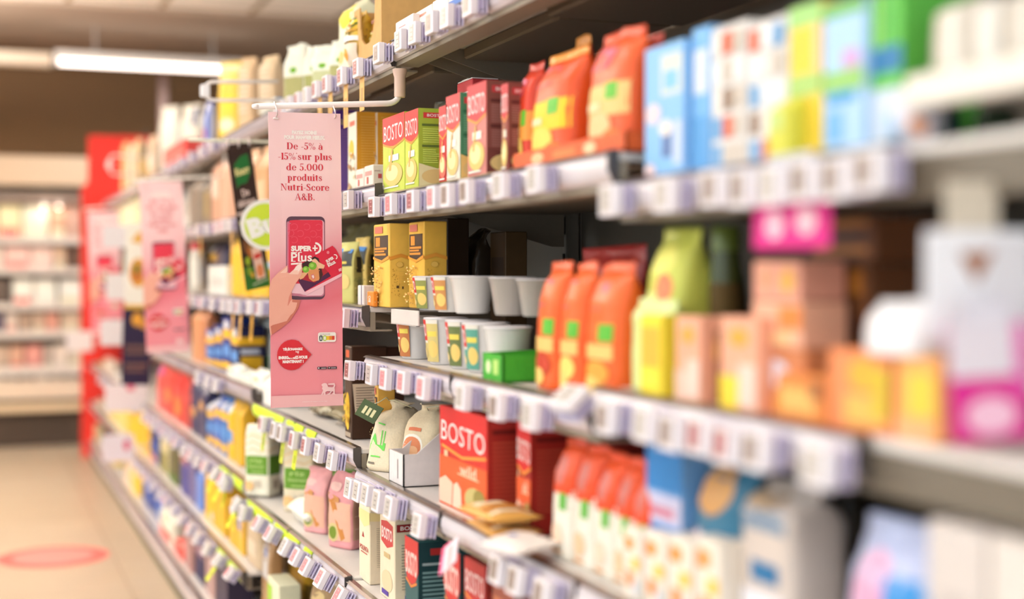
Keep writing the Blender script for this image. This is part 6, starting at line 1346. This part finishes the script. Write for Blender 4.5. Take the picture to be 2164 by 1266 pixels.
u, v = UV(640, 851); ART.append(('t', "Voir conditions et produits participants en magasin ou sur l'app", u, v, 96 / 151, 3.2 / 625, (250, 216, 214), 0))
def poster_mesh():
    g = G()
    def bend(u, v): return -.006 * math.sin(v * 2.4) * (1 - .4 * u) + .004 * math.cos(u * 3)
    def S(u, v, l): return V(PW * u, bend(u, v) - l, -PHH * (1 - v))
    n, m_ = 6, 24
    pts = [S(i / n, j / m_, 0) for j in range(m_ + 1) for i in range(n + 1)] + [S(i / n, j / m_, -.0012) for j in range(m_ + 1) for i in range(n + 1)]
    K = (n + 1) * (m_ + 1)
    fs = []
    for j in range(m_):
        for i in range(n):
            q = (j * (n + 1) + i, j * (n + 1) + i + 1, (j + 1) * (n + 1) + i + 1, (j + 1) * (n + 1) + i); fs += [q, tuple(K + x for x in q[::-1])]
    for i in range(n): fs += [(i, K + i, K + i + 1, i + 1), (m_ * (n + 1) + i, m_ * (n + 1) + i + 1, K + m_ * (n + 1) + i + 1, K + m_ * (n + 1) + i)]
    for j in range(m_): fs += [(j * (n + 1), (j + 1) * (n + 1), K + (j + 1) * (n + 1), K + j * (n + 1)), (j * (n + 1) + n, K + j * (n + 1) + n, K + (j + 1) * (n + 1) + n, (j + 1) * (n + 1) + n)]
    g.add(pts, fs, pm)
    for k, it in enumerate(ART):
        L0 = {'t': 60, 'f': 60}.get(it[0], 0)
        put_print(g, lambda u, v, l: S(u, v, .0002 + (l - .0004) * .25), it, k + (0 if not L0 else 10))
    return g
o = empty('poster', (a.x, YP - .008, a.z)); o.rotation_euler = (0, -math.radians(.45), 0)
poster_mesh().build('printed_sheet', o)
for nm, u in (('hook', .10), ('hook', .915)):
    g = G(); g.tube([(0, -.004, -.012), (.002, -.010, -.006), (.001, -.006, .006), (.0, .002, .016), (.0, .009, .022), (.0, .012, .018)], .0016, mat((240, 220, 216), 'plastic'), 8)
    g.box((-.006, -.006, -.016), (.006, -.002, -.012), mat((244, 226, 222), 'plastic'), .0015); g.build(nm, o, (PW * u, 0, 0))
tag(o, 'large sharp pink poster with red text and a hand holding a phone', 'poster', 'pink hanging posters')
P1 = o
for px, py, Yp, tilt, lab in ((293, 385, 5.34, 2.3, 'second pink poster, blurred, hanging left of the dark card'), (184, 448, 7.5, 1.6, 'third and farthest pink poster, half covered by white signs, beside the red end panel')):
    q = onY(px, py, Yp)
    c = clone(P1, (q.x, Yp - .008, q.z), (0, -math.radians(tilt), 0)); tag(c, lab, 'poster', 'pink hanging posters')

# dark hanging card with a green emblem
YK = 4.19
a4, b4, c4, d4 = onY(478, 306, YK), onY(529, 302, YK), onY(520, 616, YK), onY(572, 604, YK)
def SK(u, v, l):
    tp, bt = a4.lerp(b4, u), c4.lerp(d4, u); p = bt.lerp(tp, v); return V(p.x - a4.x, -l - .004 * math.sin(v * 3), p.z - a4.z)
g = G(); n = 10
pts = [SK(i, j / n, l) for l in (0, -.0015) for j in range(n + 1) for i in (0, 1)]
K = 2 * (n + 1); fs = []
for j in range(n):
    fs += [(2 * j, 2 * j + 1, 2 * j + 3, 2 * j + 2), (K + 2 * j, K + 2 * j + 2, K + 2 * j + 3, K + 2 * j + 1), (2 * j, 2 * j + 2, K + 2 * j + 2, K + 2 * j), (2 * j + 1, K + 2 * j + 1, K + 2 * j + 3, 2 * j + 3)]
g.add(pts, fs, mat((52, 32, 24), 'card'))
KN = [('r', .0, .0, 1, .16, (50, 104, 34)), ('p', [(.2, .86), (.5, .915), (.82, .93), (.84, .80), (.62, .73), (.3, .72), (.2, .69), (.18, .8)], (28, 100, 40)), ('t', 'Knorr', .5, .815, .6, .055, (226, 206, 140), 6, .3, .05),
      ('t', 'De', .5, .665, .3, .05, (226, 196, 184), 6, .3), ('t', 'délicieux', .5, .6, .74, .05, (226, 196, 184), 6, .3), ('t', 'repas rapides', .5, .535, .92, .05, (226, 196, 184), 6, .3), ('t', 'et légumes', .5, .475, .86, .05, (222, 206, 150), 6, .3), ('t', 'avec lentilles', .52, .41, .8, .05, (226, 196, 184), 6, .3),
      ('e', .3, .3, .2, .06, (110, 66, 34)), ('e', .42, .26, .16, .05, (176, 96, 40)), ('e', .62, .3, .3, .05, (150, 110, 60)), ('p', [(.48, .06), (.86, .07), (.78, .29), (.42, .28)], (232, 190, 170)), ('p', [(.5, .2), (.78, .21), (.77, .245), (.48, .235)], (206, 60, 50)), ('e', .66, .12, .14, .045, (222, 130, 80)),
      ('e', .22, .2, .1, .03, (150, 170, 40)), ('e', .24, .13, .1, .03, (130, 150, 40)), ('e', .34, .1, .06, .02, (214, 160, 50)), ('t', 'www.knorr.be', .6, .045, .6, .02, (214, 214, 180), 6, .3)]
for k, it in enumerate(KN): put_print(g, SK, it, k)
o = empty('hanging_card', (a4.x, YK, a4.z)); g.build('printed_sheet', o)
for u in (.06, .5, .94):
    g = G(); p = SK(u, 1, 0); g.tube([p + V(0, -.004, -.012), p + V(0, -.008, -.004), p + V(0, 0, .008), p + V(0, .008, .014)], .003, mat((226, 206, 200), 'plastic'), 8); g.build('hook', o)
tag(o, 'dark brown and green hanging card with a green emblem, left of the large pink poster', 'hanging card')
# round green wobbler
YW = 3.92
ct, rg = onY(562, 475, YW), onY(508, 475, YW); R0 = ct.x - rg.x
g = G()
def disc(r, l, c, fin='card', n=48):
    pts = [V(r * math.cos(2 * math.pi * k / n), l, r * math.sin(2 * math.pi * k / n)) for k in range(n)]; g.poly(pts, mat(c, fin)) if False else g.add([V(0, l, 0)] + pts, [(0, 1 + k, 1 + (k + 1) % n) for k in range(n)], mat(c, fin))
g.lathe([(R0, 0), (R0, .0015)], mat((240, 234, 226), 'card'), 48)
gv = [(x, z, y) for x, y, z in g.v]; g.v = gv
disc(R0 * .84, -.0005, (204, 222, 60), 'print')
def SW(u, v, l): return V((u - .5) * 2 * R0, -.0006 - l, (v - .5) * 2 * R0)
put_print(g, SW, ('t', 'Bu', .42, .48, .56, .40, (246, 242, 232), 18, 1, .07), 3)
put_print(g, SW, ('t', 'dget', .80, .56, .4, .3, (246, 242, 232), 18, 1, .07), 3)
o = g.build('round_wobbler', loc=(ct.x, YW, ct.z))
s = G(); s.box((-.006, .002, -.004), (.12, .0028, .004), clear((226, 226, 226), .5)); s.build('clear_arm', o, (R0 * .8, 0, -.01))
tag(o, 'round lime-green sign with a white rim, partly hidden by the large pink poster', 'shelf sign')
def hold_side(o, w_, h_):
    g = G(); g.tube([(w_ * .6, .006, -.05), (.868 - o.location.x, .006, -.05)], .003, mat((220, 212, 210), 'plastic'), 6); g.build('plastic_arm', o)
def hold_top(o, w_, h_):
    g = G(); g.tube([(w_ * .5, .006, -.02), (w_ * .5, .006, .035), (.84 - o.location.x, .006, .035)], .003, mat((220, 212, 210), 'plastic'), 6); g.build('plastic_arm', o)
# food-photo card and navy card
YF_ = 6.35
sign('hanging white card with a photo of a filled bowl, left of the second pink poster', 266, 470, 322, 652, YF_, (244, 236, 222), [('r', .05, .78, .95, .98, (240, 234, 220)), ('p', [(.2, .78), (.5, .9), (.9, .86), (.9, .74)], (226, 170, 70)), ('e', .5, .42, .34, .17, (226, 160, 70)), ('e', .46, .42, .22, .11, (196, 110, 50)), ('e', .44, .46, .1, .06, (110, 130, 50)), ('r', .0, .0, 1, .05, (226, 176, 70))], name='hanging_card', cat='hanging card', ry=.02, parts=hold_side)
sign('navy blue hanging card with a gold mark below the food-photo card', 260, 652, 322, 812, YF_ + .02, (42, 34, 62), [('e', .5, .86, .2, .09, (226, 160, 60)), ('e', .74, .8, .16, .07, (206, 140, 60)), ('r', .1, .48, .9, .53, (110, 80, 74)), ('r', .1, .4, .84, .45, (110, 80, 74)), ('r', .1, .24, .9, .29, (110, 80, 74)), ('r', .1, .17, .8, .21, (110, 80, 74))], name='hanging_card', cat='hanging card', ry=.03, parts=hold_top)

dup = {k: v for k, v in _labels.items() if len(v) > 1}
if dup: print('SHARED LABELS', list(dup)[:20])
# any label prototype that found no place is removed
for k, o in ESL.items():
    if not used[k]:
        for c in list(o.children): bpy.data.objects.remove(c)
        bpy.data.objects.remove(o)
